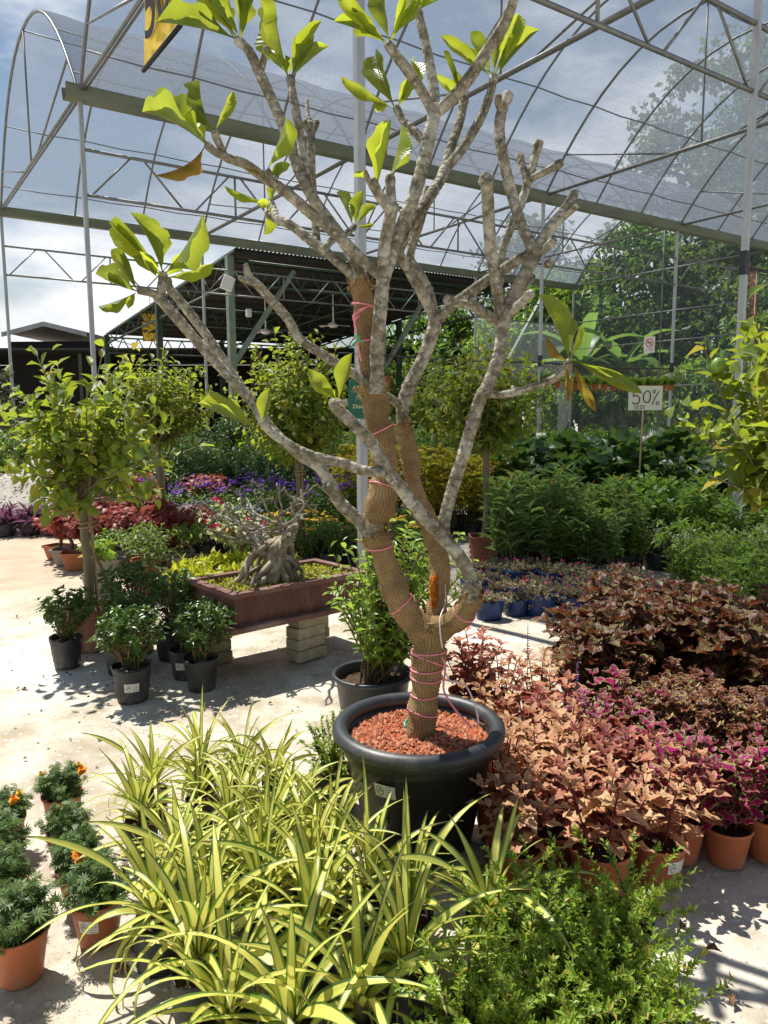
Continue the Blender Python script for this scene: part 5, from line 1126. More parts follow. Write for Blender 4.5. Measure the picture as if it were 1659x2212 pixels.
# --- fine leaved green shrubs, bottom right
def fine(seed, label='fine leaved bright green shrub with arching sprays in a black bag beside the striped plants', group='fine leaved green shrubs', ntw=30, R_=.19, hh=.16):
    rng = RNG(seed); o = thing('fine_leaf_shrub', label, 'potted shrub', group=group); bag(o, .085, .08, .15, seed); ml, ms = MB(), MB()
    bush(ml, ms, rng, (0, 0, .13), (0, 0, .22), (R_, R_, hh), ntw, 84, .0155, .0066, leaf_t(2, .55, .7, .15, .1), up=.5, inner=.45, t0=.12, stem_r=.0022, lift=.9, base_sp=.03, flat=.9); ms.obj('stems', 'stem_brown', o); ml.obj('foliage', 'fine_shrub', o, kind='stuff'); return o
fs = [fine(500 + i) for i in range(3)]; fx = [(1150, 2030), (1235, 1985), (1320, 1975), (1310, 2045), (1180, 2110), (1275, 2115), (1345, 2145), (1150, 2205), (1250, 2220), (1085, 2200)]
pts = spread(fx, .2, .155); place(fs, [(x, y, 0, rng.random() * 6.28, .95 + .25 * rng.random()) for x, y in pts])
f1 = fine(510, 'sparse fine leaved shrub growing beside the left of the big black pot', None, 40, .14, .17); f1.location = G(722, 1740)
# --- azaleas in black bags
def azalea(seed, label, lean=0, dark=False):
    rng = RNG(seed); o = thing('potted_azalea', label, 'potted shrub', group='azaleas in black bags'); bag(o, .1, .076, .19, seed, stick=-1.5 + rng.normal() * .6 if seed % 2 else None); ml, ms = MB(), MB()
    bush(ml, ms, rng, (0, 0, .16), (lean, 0, .38), (.19, .18, .13), 62, 16, .036, .0145, leaf_t(3, .58, .7, .12, .15), up=.5, inner=.55, t0=.72, stem_r=.0045, whorl=7, lift=.55, base_sp=.014)
    bush(ml, ms, rng, (0, 0, .16), (0, 0, .24), (.07, .07, .05), 7, 10, .032, .013, leaf_t(3, .58, .7, .12, .15), up=.5, inner=.5, stem_r=.002); ms.obj('stems', 'stem_brown', o); ml.obj('foliage', 'azalea', o, kind='stuff'); return o
for i, (x, y, lb, sk, ln_) in enumerate([(146, 1438, 'small azalea in a labelled black bag beside the tall square terracotta pot', 1.0, .02), (287, 1512, 'round azalea in a black bag nearest the striped plants', 1.05, 0), (436, 1488, 'azalea in a black bag nearest the bonsai trough', .98, .03), (402, 1462, 'azalea in a narrow black bag behind the one by the trough', .95, .1), (372, 1420, 'dark azalea in a black bag behind the narrow bag', 1.1, .06), (300, 1408, 'wide dark azalea in a black bag right of the square pot', 1.2, 0), (262, 1452, 'dark azalea in a torn black bag behind the round one', 1.0, .05)]):
    a_ = azalea(520 + i, lb, ln_); a_.location = G(x, y); a_.scale = (sk,) * 3; a_.rotation_euler = (0, 0, .2 * (i % 3) - .2)

# --- lime trees
LT_ = [leaf_t(4, .5, .7, f, d, 0, wv, base=.1) for f, d, wv in ((.12, .15, .05), (.2, .3, .1), (.06, .05, .05))]; LM = [lmesh(t_, 'lime_leaf') for t_ in LT_]
def lime(x, y, label, seed, zc, rad, trunk_h, indiv, n_tw=44, lpt=7, off=(0, 0), Ln=.072, pot=True, fruits=5, stake=True):
    rng = RNG(seed); o = thing('lime_tree', label, 'lime tree', (x, y, 0), group='grafted lime trees')
    if pot:
        mb = MB(); lathe(mb, [(0, 0), (.125, 0), (.13, .01), (.155, .26), (.165, .265), (.168, .29), (.15, .29), (.145, .24)], 32, sq=7, rot=.2); bands = mb.obj('pot', 'brown_pot', o, False)
        for j in range(4):
            for s_ in range(4): mb = MB(); a = .2 + s_ * 1.5708; rr = .131 + .006 * j; c_ = np.array([math.cos(a) * rr, math.sin(a) * rr, .05 + .055 * j]); box(mb, c_, (.006, .2, .035), a, bev=.002); mb.obj('relief', 'brown_pot', bands, False)
        mb = MB(); disc(mb, .147, .25, 24, rng=rng, sq=6, rot=.2); mb.obj('soil', 'soil', o)
    ms = MB(); p_, r_ = resample([(0, 0, .2), (.01, 0, trunk_h * .5), (-.01, .01, trunk_h), (off[0] * .4, off[1] * .4, zc)], [.034, .03, .027, .014], .04); tube(ms, p_, r_, 10, wob=.04); tgt = LeafObjs(LM, o) if indiv else MB()
    b, md, tp = bush(tgt, ms, rng, (0, 0, trunk_h), (off[0], off[1], zc), rad, n_tw, lpt, Ln, Ln * .56, LT_[0], up=.12, inner=.4, t0=.45, stem_r=.009, base_sp=.03, lift=.6, flat=.45); ms.obj('trunk', 'lime_bark', o)
    m2 = tgt if not indiv else MB()
    bush(m2, None, rng, (0, 0, trunk_h), (off[0], off[1], zc), (rad[0] * .95, rad[1] * .95, rad[2] * .92), int(n_tw * (2.5 if indiv else 1.8)), lpt + 2, Ln * .9, Ln * .52, LT_[1], up=.12, inner=.25, t0=.4, lift=.6, flat=.45)
    m2.obj('crown', 'lime_leaf', o, kind='stuff')
    if stake: mb = MB(); tube(mb, [(.05, .03, .2), (.03, .02, trunk_h * 1.05)], .011, 7); mb.obj('stake', 'bamboo', o); mb = MB(); tube(mb, [(.06 * math.cos(a) + .02, .055 * math.sin(a) + .01, trunk_h * .8 + .005 * a) for a in np.linspace(0, 12.6, 30)], .006, 5); mb.obj('tie', 'fray', o)
    for i in range(fruits):
        k = rng.integers(0, n_tw); c = tp[k] * .8 + np.array([off[0], off[1], zc]) * .2 - [0, 0, .05]; mb = MB(); lathe(mb, [(0, -.032), (.018, -.028), (.03, -.01), (.031, .006), (.02, .026), (.006, .034), (0, .034)], 12, c=c); f_ = mb.obj('fruit', 'lime_fruit', o); mb = MB(); tube(mb, [c + [0, 0, .03], c + [0, 0, .09]], .002, 4); mb.obj('fruit_stalk', 'stem_green', f_)
    return o
p_ = G(197, 1398); lime(p_[0], p_[1], 'lime tree with green fruit in a square terracotta pot beside the bagged azaleas', 600, 1.45, (.76, .68, .68), 1.0, True, 37, 8, (.04, 0), Ln=.09, fruits=7)
lime(1.56, 2.86, 'lime tree with large leaves reaching in above the magenta coleus', 601, 1.60, (.46, .46, .40), 1.15, True, 37, 8, (-.04, 0), Ln=.074, fruits=4)
lime(*G(352, 1205)[:2], 'lime tree with a thin staked trunk above the red maples', 602, 1.75, (.72, .7, .55), 1.25, False, 60, 12, (.1, 0))
lime(*G(648, 1218)[:2], 'lime tree with a dense yellow green crown behind the bonsai trough', 603, 1.72, (.82, .75, .80), 1.15, False, 90, 13, (-.05, 0))
lime(*G(1047, 1215)[:2], 'lime tree with a thin straight trunk beside the orange milkweed', 604, 1.75, (.80, .7, .72), 1.2, False, 80, 12, (-.05, 0))
lime(*G(945, 1120)[:2], 'lime tree half hidden behind the burlap wrapped trunk', 605, 1.85, (.6, .6, .6), 1.3, False, 50, 11, (0, 0))

# --- red maples and other small trees in shallow pots
def shallow(o, w_, d_, h, mat, sq=8, seed=0):
    mb = MB(); r_ = w_ / 2; lathe(mb, [(0, .0), (r_ * .74, 0), (r_ * .78, .012), (r_ * .96, h - .03), (r_ * 1.06, h - .025), (r_ * 1.08, h), (r_ * .98, h), (r_ * .93, h - .04)], 32, sq=sq, rot=.0); mb.v[0][:, 1] *= d_ / w_; mb.obj('pot', mat, o, sq is None)
    mb = MB(); disc(mb, r_ * .95, h - .03, 24, rng=RNG(seed), sq=sq, sy=d_ / w_, rings=3); mb.obj('soil', 'soil', o)
def maple(seed, label, mat, leafmat='maple', h=.42, rad=(.3, .28, .15), tpl=None, Ln=.05, Wd=.05, ntw=60, lpt=9, sq=8, w_=.3, cat='potted tree', name='potted_maple', group='red maples in shallow pots'):
    rng = RNG(seed); o = thing(name, label, cat, group=group); shallow(o, w_, w_ * .75 if sq else w_, .15, mat, sq, seed); ms, ml = MB(), MB()
    tube(ms, *resample([(0, 0, .1), (.03, .0, .2), (-.02, .01, .3), (.01, 0, h)], [.022, .018, .014, .006], .03), 8, wob=.06); bush(ml, ms, rng, (0, 0, .26), (0, 0, h), rad, ntw, lpt, Ln, Wd, tpl or star_t(5, 2.4, .3), up=.35, inner=.5, t0=.45, stem_r=.005, lift=.3, flat=1.2)
    ms.obj('trunk', 'stem_brown', o); ml.obj('foliage', leafmat, o, kind='stuff'); return o
mp_ = [(130, 1206, 'terracotta', 'red maple in an angular terracotta pot nearest the gravel heap'), (152, 1218, 'grey_pot', 'red maple in a grey angular pot next to the terracotta one'), (177, 1228, 'terracotta', 'red maple in a low terracotta pot behind the lime trunk'), (238, 1206, 'grey_pot', 'red maple in a grey pot with a white label'), (270, 1218, 'grey_pot', 'red maple in a wide pale grey pot'), (357, 1213, 'brown_pot', 'red maple in a brown pot'), (388, 1222, 'grey_pot', 'red maple in a dark grey pot beside the yellow leaved plants'), (215, 1180, 'grey_pot', 'red maple in the back row of the maples'), (300, 1178, 'grey_pot', 'broad red maple behind the wide grey pot'), (430, 1190, 'grey_pot', 'dark red maple nearest the pink flowers')]
for i, (x, y, mt, lb) in enumerate(mp_): m_ = maple(620 + i, lb, mt); m_.location = G(x, y); m_.rotation_euler = (0, 0, .3 * (i % 4) - .4); m_.scale = (1 + .1 * (i % 3),) * 3
m_ = maple(640, 'orange red maple standing tall before the violet flowers', 'brown_pot', h=.6); m_.location = G(305, 1150); m_.scale = (1.15,) * 3
m_ = maple(641, 'slim orange red maple beside the violet flowers', 'brown_pot', h=.6); m_.location = G(450, 1150); m_.scale = (1.1,) * 3
bl = leaf_t(3, .5, .8, .15, .2)
for i, (x, y, mt, lb, lm, h_, rd, sq, w_, sk) in enumerate([(215, 1276, 'grey_pot', 'young plant with a few large lobed leaves in a grey hexagonal pot', 'tub_leaf', .38, (.2, .2, .1), 6, .27, 1.), (238, 1238, 'grey_pot', 'grey pot with a small shrub behind the hexagonal one', 'bonsai_leaf', .36, (.22, .2, .1), 6, .27, 1.), (335, 1288, 'terracotta', 'airy shrub in a wide round terracotta pot', 'bonsai_leaf', .50, (.4, .36, .16), None, .36, 1.), (318, 1238, 'terracotta', 'low shrub in a round terracotta pot behind the wide one', 'bonsai_leaf', .38, (.3, .28, .12), None, .3, 1.), (411, 1232, 'grey_pot', 'leaning shrub with light green tips in a grey pot', 'tub_leaf', .42, (.24, .2, .12), 8, .3, 1.)]):
    big = i == 0; m_ = maple(650 + i, lb, mt, lm, h_, rd, star_t(5, 2.6, .36) if big else bl, .11 if big else .045, .1 if big else .018, 12 if big else 45, 3 if big else 9, sq, w_, 'potted shrub', 'potted_shrub', 'small shrubs in shallow pots'); m_.location = G(x, y)
# bougainvillea with pink bracts
rng = RNG(660); p_ = G(524, 1262); bo = thing('bougainvillea', 'cream and green bougainvillea with a few bright pink flowers', 'potted tree', p_); shallow(bo, .3, .26, .14, 'brown_pot', None); ms, ml = MB(), MB()
tube(ms, *resample([(0, 0, .1), (.03, 0, .25), (-.01, 0, .4), (.03, 0, .55)], [.024, .02, .016, .008], .03), 8, wob=.08); b, md, tp = bush(ml, ms, rng, (0, 0, .38), (-.03, 0, .58), (.38, .3, .26), 60, 9, .05, .034, leaf_t(3, .4, .8, .2, .35), up=0, inner=.4, t0=.4, stem_r=.006); ms.obj('trunk', 'stem_brown', bo); ml.obj('foliage', 'variegated', bo, kind='stuff')
for i in range(11):
    mb = MB(); c = tp[i * 3] + [0, 0, .02]; n = 9; leaves(mb, leaf_t(2, .5, .7, .2, .1), np.tile(c, (n, 1)), rng.normal(size=(n, 3)), rng.normal(size=(n, 3)), .04, .032, rng); mb.obj('flower', 'flower_pink', bo)

# ------------------------------------------------------------------ beds
def bedplant(name, label, cat, group, seed, mat, h, r_, ntw, lpt, Ln, Wd, tpl, pot=None, up=.5, inner=.4, t0=.4, lift=.7, upright=False, fl=None, whorl=0, stem='stem_green', flat=.6):
    rng = RNG(seed); o = thing(name, label, cat, group=group); pr = min(.12, r_ * .7); ph = .16
    if pot: bag(o, pr, pr * .85, ph, seed, mat=pot)
    ml, ms = MB(), MB()
    if upright: b, md, tp = bush(ml, ms, rng, (0, 0, ph - .03), (0, 0, h * .78), (r_, r_, h * .22), ntw, lpt, Ln, Wd, tpl, up=up, inner=inner, t0=t0, lift=lift, stem_r=.004, base_sp=r_ * .35, whorl=whorl, flat=flat)
    else: b, md, tp = bush(ml, ms, rng, (0, 0, ph - .03), (0, 0, h * .58), (r_, r_, h * .42), ntw, lpt, Ln, Wd, tpl, up=up, inner=inner, t0=t0, lift=lift, stem_r=.004, base_sp=r_ * .2, whorl=whorl, flat=flat)
    ms.obj('stems', stem, o); ml.obj('foliage', mat, o, kind='stuff')
    if fl:
        mt, nf, rf, per = fl; top = np.argsort(-tp[:, 2])[:max(nf * 2, 2)]
        for i in range(nf):
            mb = MB(); c = tp[top[i % len(top)]]
            for j in range(per): flower(mb, c + rng.normal(size=3) * rf * (1.1 if per > 1 else 0) + [0, 0, rf * .4], rf, rng, 0, 2)
            mb.obj('flower', mt, o)
    return o
def bed(protos, x0, x1, y0, y1, sx, sy, seed, sk=(.85, 1.2), jit=.3, skew=0.):
    rng = RNG(seed); sp = []
    for j, y in enumerate(np.arange(y0, y1, sy)):
        for x in np.arange(x0, x1, sx): sp.append((x + (j % 2) * sx * .5 + rng.normal() * sx * jit * .4 + skew * (y - y0), y + rng.normal() * sy * jit * .4, 0, rng.random() * 6.28, sk[0] + (sk[1] - sk[0]) * rng.random()))
    place(protos, sp)
lan = leaf_t(3, .4, .9, .15, .25); ov = leaf_t(3, .5, .8, .12, .2)
def two(n, *a, **k): return [bedplant(*a[:4], a[4] + i, *a[5:], **k) for i in range(n)]
bed(two(3, 'milkweed', 'narrow leaved milkweed with small orange flower heads beside a thin lime trunk', 'plant', 'milkweed bed', 700, 'milkweed', .74, .2, 14, 22, .115, .022, lan, pot='bag_plastic', upright=True, t0=.15, lift=.6, fl=('flower_orange', 1, .012, 4)), 1.15, 2.5, 7.05, 9.6, .34, .34, 1, (.62, 1.3), .8, skew=.14)
bed(two(2, 'leafy_shrub', 'light green leafy shrub right of the milkweed bed', 'shrub', 'light green shrub bed', 710, 'shrub_lt', .72, .2, 26, 16, .07, .038, ov, pot='bag_plastic', upright=True, t0=.25), 2.45, 3.9, 7.4, 9.6, .32, .32, 2, (.65, 1.25), .8, skew=.12)
bed(two(2, 'variegated_shrub', 'cream variegated low shrub in front of the short steel post', 'shrub', 'variegated shrubs', 720, 'variegated', .5, .2, 34, 12, .035, .018, ov, pot='bag_plastic'), 2.75, 3.7, 6.9, 7.6, .27, .28, 3)
bed(two(2, 'leafy_shrub', 'mid green pointed leaf shrub behind the red coleus at the right edge', 'shrub', 'shrubs at the right edge', 730, 'shrub_lt', .62, .2, 26, 18, .05, .016, lan, pot='bag_plastic', upright=True, t0=.2, whorl=6), 2.45, 3.6, 5.35, 6.5, .29, .3, 4)
fid = leaf_t(6, .62, .55, .16, .3, 0, .25)
bed(two(3, 'fiddle_leaf_fig', 'dark fiddle leaf fig with large glossy leaves in the middle bed', 'plant', 'fiddle leaf figs', 740, 'fiddle', 1.15, .32, 8, 14, .24, .15, fid, pot='bag_plastic', upright=True, t0=.1, lift=.5, flat=.3, stem='stem_brown'), 1.8, 5.6, 10.0, 12.6, .55, .6, 5, skew=.25)
bed(two(2, 'croton', 'yellow green croton behind the wrapped trunk', 'shrub', 'yellow crotons', 750, 'croton', 1.0, .27, 30, 14, .10, .03, lan, pot='bag_plastic', upright=True, t0=.3, whorl=6), -.5, 1.5, 9.6, 11.2, .42, .45, 6)
bed(two(2, 'dark_shrub', 'dark green dense shrub behind the violet flowers', 'shrub', 'dark hedge shrubs', 760, 'hedge_dark', 1.05, .36, 60, 18, .06, .03, ov, pot='bag_plastic', up=.3), -4.3, -.4, 11.2, 12.8, .55, .6, 7)
bed(two(2, 'violet_flower_plant', 'plant with deep violet flower clusters in front of the dark hedge', 'plant', 'violet flowering plants', 770, 'hedge_mid', .72, .22, 30, 10, .05, .022, ov, pot='bag_plastic', upright=True, t0=.2, fl=('flower_violet', 5, .03, 3)), -2.75, -.3, 9.0, 10.4, .36, .45, 8)
bed(two(2, 'pale_blue_flower_plant', 'plant with tiny pale blue flowers beside the red maples', 'plant', 'pale blue flowering plants', 780, 'blue_green', .5, .2, 26, 10, .04, .016, ov, pot='bag_plastic', upright=True, t0=.2, fl=('flower_blue', 9, .014, 4)), -2.6, -1.5, 8.35, 9.0, .3, .32, 9)
bed(two(2, 'yellow_flower_plant', 'low green plant with yellow daisy flowers behind the bonsai trough', 'plant', 'yellow flowering plants', 790, 'hedge_mid', .45, .18, 30, 12, .035, .02, star_t(5, 2.4, .3), pot='bag_plastic', upright=True, t0=.2, fl=('flower_yellow', 5, .028, 1)), -1.35, .5, 7.5, 9.0, .28, .32, 10)
bed(two(2, 'purple_oyster_plant', 'purple and silver strap leaf plant in the low back bed', 'plant', 'purple strap leaf bed', 800, 'rhoeo', .3, .17, 20, 8, .16, .026, lan, pot='bag_plastic', t0=.05, lift=.8), -5.6, -2.9, 9.9, 11.2, .3, .32, 11)
bed(two(2, 'ferny_shrub', 'bright green ferny plant behind the purple strap leaf bed', 'plant', 'ferny plants', 810, 'fern', .55, .3, 50, 18, .05, .02, ov, pot='bag_plastic', up=.3), -6.6, -3.4, 11.8, 13.2, .5, .5, 12)
bed(two(3, 'portulaca', 'cream pink trailing purslane with tiny magenta flowers in a bag along the path', 'plant', 'trailing purslane', 820, 'portulaca', .24, .2, 60, 16, .016, .011, ov, pot='blue_bag', t0=.3, fl=('flower_pink', 3, .013, 1), stem='stem_red'), .75, 2.05, 5.75, 7.0, .24, .26, 13, skew=.15)
bed(two(2, 'yellow_leaf_plant', 'low plant with bright yellow leaves beside the bougainvillea', 'plant', 'yellow leaved low plants', 830, 'yellow_low', .26, .16, 22, 10, .07, .028, lan, pot='bag_plastic'), -1.75, -.95, 6.2, 7.1, .24, .26, 14)
bed(two(2, 'leafy_shrub', 'green shrub in the deep shade behind the lime trees', 'shrub', 'mixed shrubs in the background', 840, 'hedge_mid', 1.25, .5, 60, 18, .085, .04, ov, pot='bag_plastic', up=.3), -8.2, 12.5, 14.2, 17.8, 1.0, 1.15, 15, (.75, 1.15), .5)
bed(two(2, 'leafy_shrub', 'broad pale leaved shrub far back under the netting', 'shrub', 'pale shrubs in the background', 850, 'shrub_lt', 1.3, .5, 45, 16, .14, .07, ov, pot='bag_plastic', up=.3), -1.5, 14.5, 18.2, 21.5, 1.1, 1.1, 16, (.75, 1.15), .5)
bed(two(2, 'leafy_shrub', 'dark bushy shrub at the back of the yard on the left', 'shrub', 'dark shrubs at the back left', 860, 'hedge_dark', 1.7, .7, 70, 18, .11, .05, ov, pot='bag_plastic', up=.3), -13.5, -2, 19, 24, 1.5, 1.7, 17, (.7, 1.2), .5)
bed(two(2, 'leafy_shrub', 'mid green shrub standing below the hanging pot rail', 'shrub', 'shrubs below the hanging rail', 870, 'hedge_mid', 1.15, .42, 50, 16, .12, .06, ov, pot='bag_plastic', up=.3), 3.2, 8.5, 12.9, 14.2, .8, .8, 18, (.8, 1.15), .4)
# hanging pots under the rail
def hang(seed, label, mat, pm, fl=None, L_=.09):
    rng = RNG(seed); o = thing('hanging_pot', label, 'hanging plant', group='hanging pots on the rail'); round_pot(o, .105, .075, .17, pm, .006, k=16); ml, ms = MB(), MB()
    b, md, tp = bush(ml, ms, rng, (0, 0, .14), (0, 0, .27), (.2, .2, .13), 34, 9, L_, L_ * .28, lan, up=.4, inner=.4, t0=.3, stem_r=.003); ms.obj('stems', 'stem_green', o); ml.obj('foliage', mat, o, kind='stuff')
    mb = MB()
    for i in range(3): a = i * 2.094; tube(mb, [(.1 * math.cos(a), .1 * math.sin(a), .16), (0, 0, .62)], .003, 4)
    mb.obj('hanger', 'ink', o)
    if fl:
        for i in range(5): mb = MB(); flower(mb, tp[i * 3], .03, rng, 0, 2); mb.obj('flower', fl, o)
    return o
hp = [hang(880 + i, 'arching green foliage plant in a terracotta hanging pot on the rail', 'shrub_lt', 'terracotta') for i in range(2)]
place(hp, [(*(gp(S[1] - .08, t_, 2.86 - .05 * math.sin((t_ / DT % 1) * math.pi) - .63)), t_, 1.) for t_ in np.linspace(2.03 * DT, 2.98 * DT, 15)])
hf = hang(885, 'hanging terracotta pot with pink flowers on the rail behind the trunk', 'hedge_mid', 'terracotta', 'flower_pink', .05); hf['group'] = 'flowering hanging pots'
place(hf, [(*(gp(S[1] - .08, t_, 2.86 - .05 * math.sin((t_ / DT % 1) * math.pi) - .63)), t_, 1.1) for t_ in (1.12 * DT, 1.24 * DT, 1.38 * DT, 1.5 * DT)])
# rail with ropes at the right hand post, white hanging pot
mb = MB(); pipe(mb, lp(0, DT, 3.3), lp(0, 2 * DT, 3.3), .022); hr2 = mb.obj('hanging_rail', 'rim_plastic', sh)
for k in range(3):
    mb = MB(); tube(mb, [lp(.0, DT + .12 + .05 * k, 3.33), lp(-.03, DT + .14 + .06 * k, 2.9), lp(.02, DT + .1 + .12 * k, 2.4)], .006, 5); mb.obj('rope', 'rope_red', hr2)
c = gp(0, DT + .28, 0); c[2] = .62; wp = thing('hanging_pot', 'white hanging pot of tiny yellow flowers on long wires beside the short post', 'hanging plant', c); round_pot(wp, .1, .07, .17, 'white_plastic', .008, k=18); rng = RNG(890); ml, ms = MB(), MB()
b, md, tp = bush(ml, ms, rng, (0, 0, .14), (0, 0, .26), (.34, .34, .2), 55, 14, .03, .012, lan, up=.1, inner=.4, t0=.3, stem_r=.003); ms.obj('stems', 'stem_green', wp); ml.obj('foliage', 'hedge_mid', wp, kind='stuff')
for i in range(12): mb = MB(); flower(mb, tp[i * 3], .018, rng, 0, 1); mb.obj('flower', 'flower_yellow', wp)
mb = MB()
for i in range(3): a = i * 2.094; tube(mb, [(.1 * math.cos(a), .1 * math.sin(a), .16), (0, 0, .75), (0, 0, 2.68)], .004, 4)
mb.obj('hanger', 'white_plastic', wp)

# ------------------------------------------------------------------ signs
def text(s, size, mat, parent, loc, rot, name='lettering', ext=.001):
    cu = bpy.data.curves.new(name, 'FONT'); cu.body = s; cu.size = size; cu.align_x = 'CENTER'; cu.extrude = ext; to = bpy.data.objects.new(name + '_tmp', cu); C.objects.link(to)
    me = bpy.data.meshes.new_from_object(to.evaluated_get(bpy.context.evaluated_depsgraph_get())); bpy.data.objects.remove(to); me.materials.clear(); me.materials.append(M[mat]); return mk(name, me, parent, loc=loc, rot=rot)
c = V(1394, 860, 9.5); sg = thing('discount_sign', 'cream card reading 50% LESS on a thin bamboo stake', 'sign', (c[0], c[1], 0), .02); zc = c[2]
mb = MB(); box(mb, (0, 0, zc), (.425, .006, .3), bev=.001); mb.obj('card', 'sign_card', sg, False)
mb = MB(); tube(mb, [(-.05, .012, 0), (-.03, .012, zc * .6), (-.01, .012, zc + .1)], .011, 7); mb.obj('stake', 'bamboo', sg)
def stroke(pts, r=.0075):
    mb = MB(); P = np.array([(x, -.0055, zc + z) for x, z in pts]); P, rr = resample(P, np.full(len(P), r), .01); tube(mb, P, rr, 6); mb.v[0][:, 1] = -.0055 + (mb.v[0][:, 1] + .0055) * .2; mb.obj('lettering', 'ink', sg)
stroke([(-.06, .085), (-.145, .082)]); stroke([(-.145, .082), (-.15, .02), (-.11, .035), (-.075, .0), (-.085, -.055), (-.13, -.07), (-.165, -.05)])
stroke([(.02, .09), (-.02, .05), (-.022, -.02), (.01, -.055), (.05, -.035), (.062, .03), (.045, .08), (.015, .092)])
stroke([(.17, .09), (.125, .01), (.085, -.08)], .006); stroke([(.105, .1), (.09, .08), (.105, .06), (.125, .08), (.108, .1)], .0055); stroke([(.15, -.04), (.135, -.062), (.15, -.085), (.17, -.062), (.152, -.04)], .0055)
for x0, gl in ((-.13, [[(0, .03), (0, -.012), (.018, -.012)]]), (-.10, [[(.022, .03), (0, .03), (0, -.012), (.022, -.012)], [(0, .01), (.016, .01)]]), (-.065, [[(.022, .026), (.004, .03), (.002, .014), (.02, .006), (.02, -.01), (0, -.012)]]), (-.03, [[(.022, .026), (.004, .03), (.002, .014), (.02, .006), (.02, -.01), (0, -.012)]])):
    for s_ in gl: stroke([(x0 + a, -.118 + b) for a, b in s_], .004)
# green notice on the near post
c = V(785, 862, 6.26); gs = thing('green_notice', 'green notice reading All Plants 50% Discount fixed to the near steel post', 'sign', c, 0.)
mb = MB(); box(mb, (0, 0, 0), (.245, .006, .32), bev=.002); mb.obj('board', 'sign_green', gs, False)
for s_, z_, sz in (('All Plants', .075, .047), ('50%', .0, .047), ('Discount', -.075, .047)): text(s_, sz, 'cream_ink', gs, (0, -.004, z_), (math.pi / 2, 0, 0))
for z_ in (-.12, .12): mb = MB(); box(mb, (0, .012, z_), (.12, .02, .02)); mb.obj('clamp', 'steel', gs, False)
# no smoking notice on the end net
nv = GU; d = ray(1403, 745); tq = (np.dot(gp(0, 4 * DT - .03), nv) - np.dot([0, 0, EYE], nv)) / np.dot(d, nv); c = np.array([0, 0, EYE]) + d * tq; rzn = math.atan2(GV[1], GV[0]) + math.pi
ns = thing('no_smoking_notice', 'white no smoking notice with a red ring hung on the end net', 'sign', c, rzn); mb = MB(); box(mb, (0, 0, 0), (.5, .01, .62), bev=.002); mb.obj('board', 'white_paint', ns, False)
mb = MB(); a_ = np.linspace(0, 6.283, 28); tube(mb, [(.16 * math.cos(x), -.007, .08 + .16 * math.sin(x)) for x in a_], .016, 6); tube(mb, [(-.11, -.007, .19), (.11, -.007, -.03)], .016, 6); mb.obj('ring', 'red_ink', ns)
mb = MB(); box(mb, (0, -.006, .08), (.2, .006, .03)); mb.obj('cigarette', 'ink', ns, False)
text('NO SMOKING', .055, 'red_ink', ns, (0, -.007, -.2), (math.pi / 2, 0, 0))
# yellow banners
def hitplane(px, py, t_): d = ray(px, py); k = np.dot(gp(0, t_), GU) / np.dot(d, GU); return np.array([0, 0, EYE]) + d * k
b0, b1 = hitplane(315, 150, -.12), hitplane(383, 58, -.12); zb = (b0[2] + b1[2]) / 2; wd = np.linalg.norm((b1 - b0)[:2]); cb = (b0 + b1) / 2; e = nrm(np.array([*(b1 - b0)[:2], 0])); rb = math.atan2(e[1], e[0]); ht = GH - .1 - zb
bn = thing('yellow_banner', 'large yellow and black banner reading 50 hung from the tie beam', 'banner', (cb[0], cb[1], zb), rb); mb = MB(); P, q = grid(np.linspace(-wd / 2, wd / 2, 10), np.linspace(0, ht, 14), lambda X, Y: .02 * np.sin(Y * 5 + X * 3)); P = P[:, [0, 2, 1]]; mb.add(P, q, None, P[:, [0, 2]]); mb.obj('sheet', 'banner_yellow', bn)
mb = MB(); tube(mb, [(-wd / 2 - .1, 0, 0), (wd / 2 + .1, 0, 0)], .03, 7); mb.obj('bar', 'ink', bn); text('50', wd * .85, 'ink', bn, (0, -.035, .25), (math.pi / 2, 0, 0), ext=.004)
for x in (-wd * .4, wd * .4): mb = MB(); tube(mb, [(x, 0, ht), (x, .06, ht + .1)], .01, 5); mb.obj('cord', 'ink', bn)
c = V(326, 703, 37); sb = thing('yellow_banner', 'small yellow and black banner hanging under the shed roof', 'banner', c, .4); mb = MB(); P, q = grid(np.linspace(-.4, .4, 6), np.linspace(-.75, .75, 8), lambda X, Y: .04 * np.sin(Y * 4)); P = P[:, [0, 2, 1]]; mb.add(P, q, None, P[:, [0, 2]]); mb.obj('sheet', 'banner', sb); mb = MB(); tube(mb, [(0, 0, .75), (0, 0, 1.5)], .012, 4); mb.obj('cord', 'ink', sb)

# ------------------------------------------------------------------ gravel heap, bowl plant, litter
rng = RNG(900); mb = MB(); cx, cy = G(-5, 1135)[:2]; cy += .5; cx += .55; xs = np.linspace(-2.2, 2.2, 60); ys = np.linspace(-1.5, 1.8, 44)
def heap(X, Y):
    r_ = np.sqrt((X / 1.9) ** 2 + (Y / 1.4) ** 2); Z = np.maximum(0, 1 - r_) ** .8 * 1.0; nv_ = np.array([[mnoise.fractal(Vector((a * 1.6, b * 1.6, 3)), 1, 2, 5) for a, b in zip(p, q_)] for p, q_ in zip(X, Y)]); return Z + nv_ * .10 * np.clip(Z * 5, 0, 1) - .02
P, q = grid(xs, ys, heap); mb.add(P, q); n = 1700; a = rng.random(n) * 6.28; r_ = np.sqrt(rng.random(n)) * 1.15; X = r_ * np.cos(a) * 1.9; Y = r_ * np.sin(a) * 1.4; Z = np.maximum(0, 1 - r_) ** .8 * 1.0
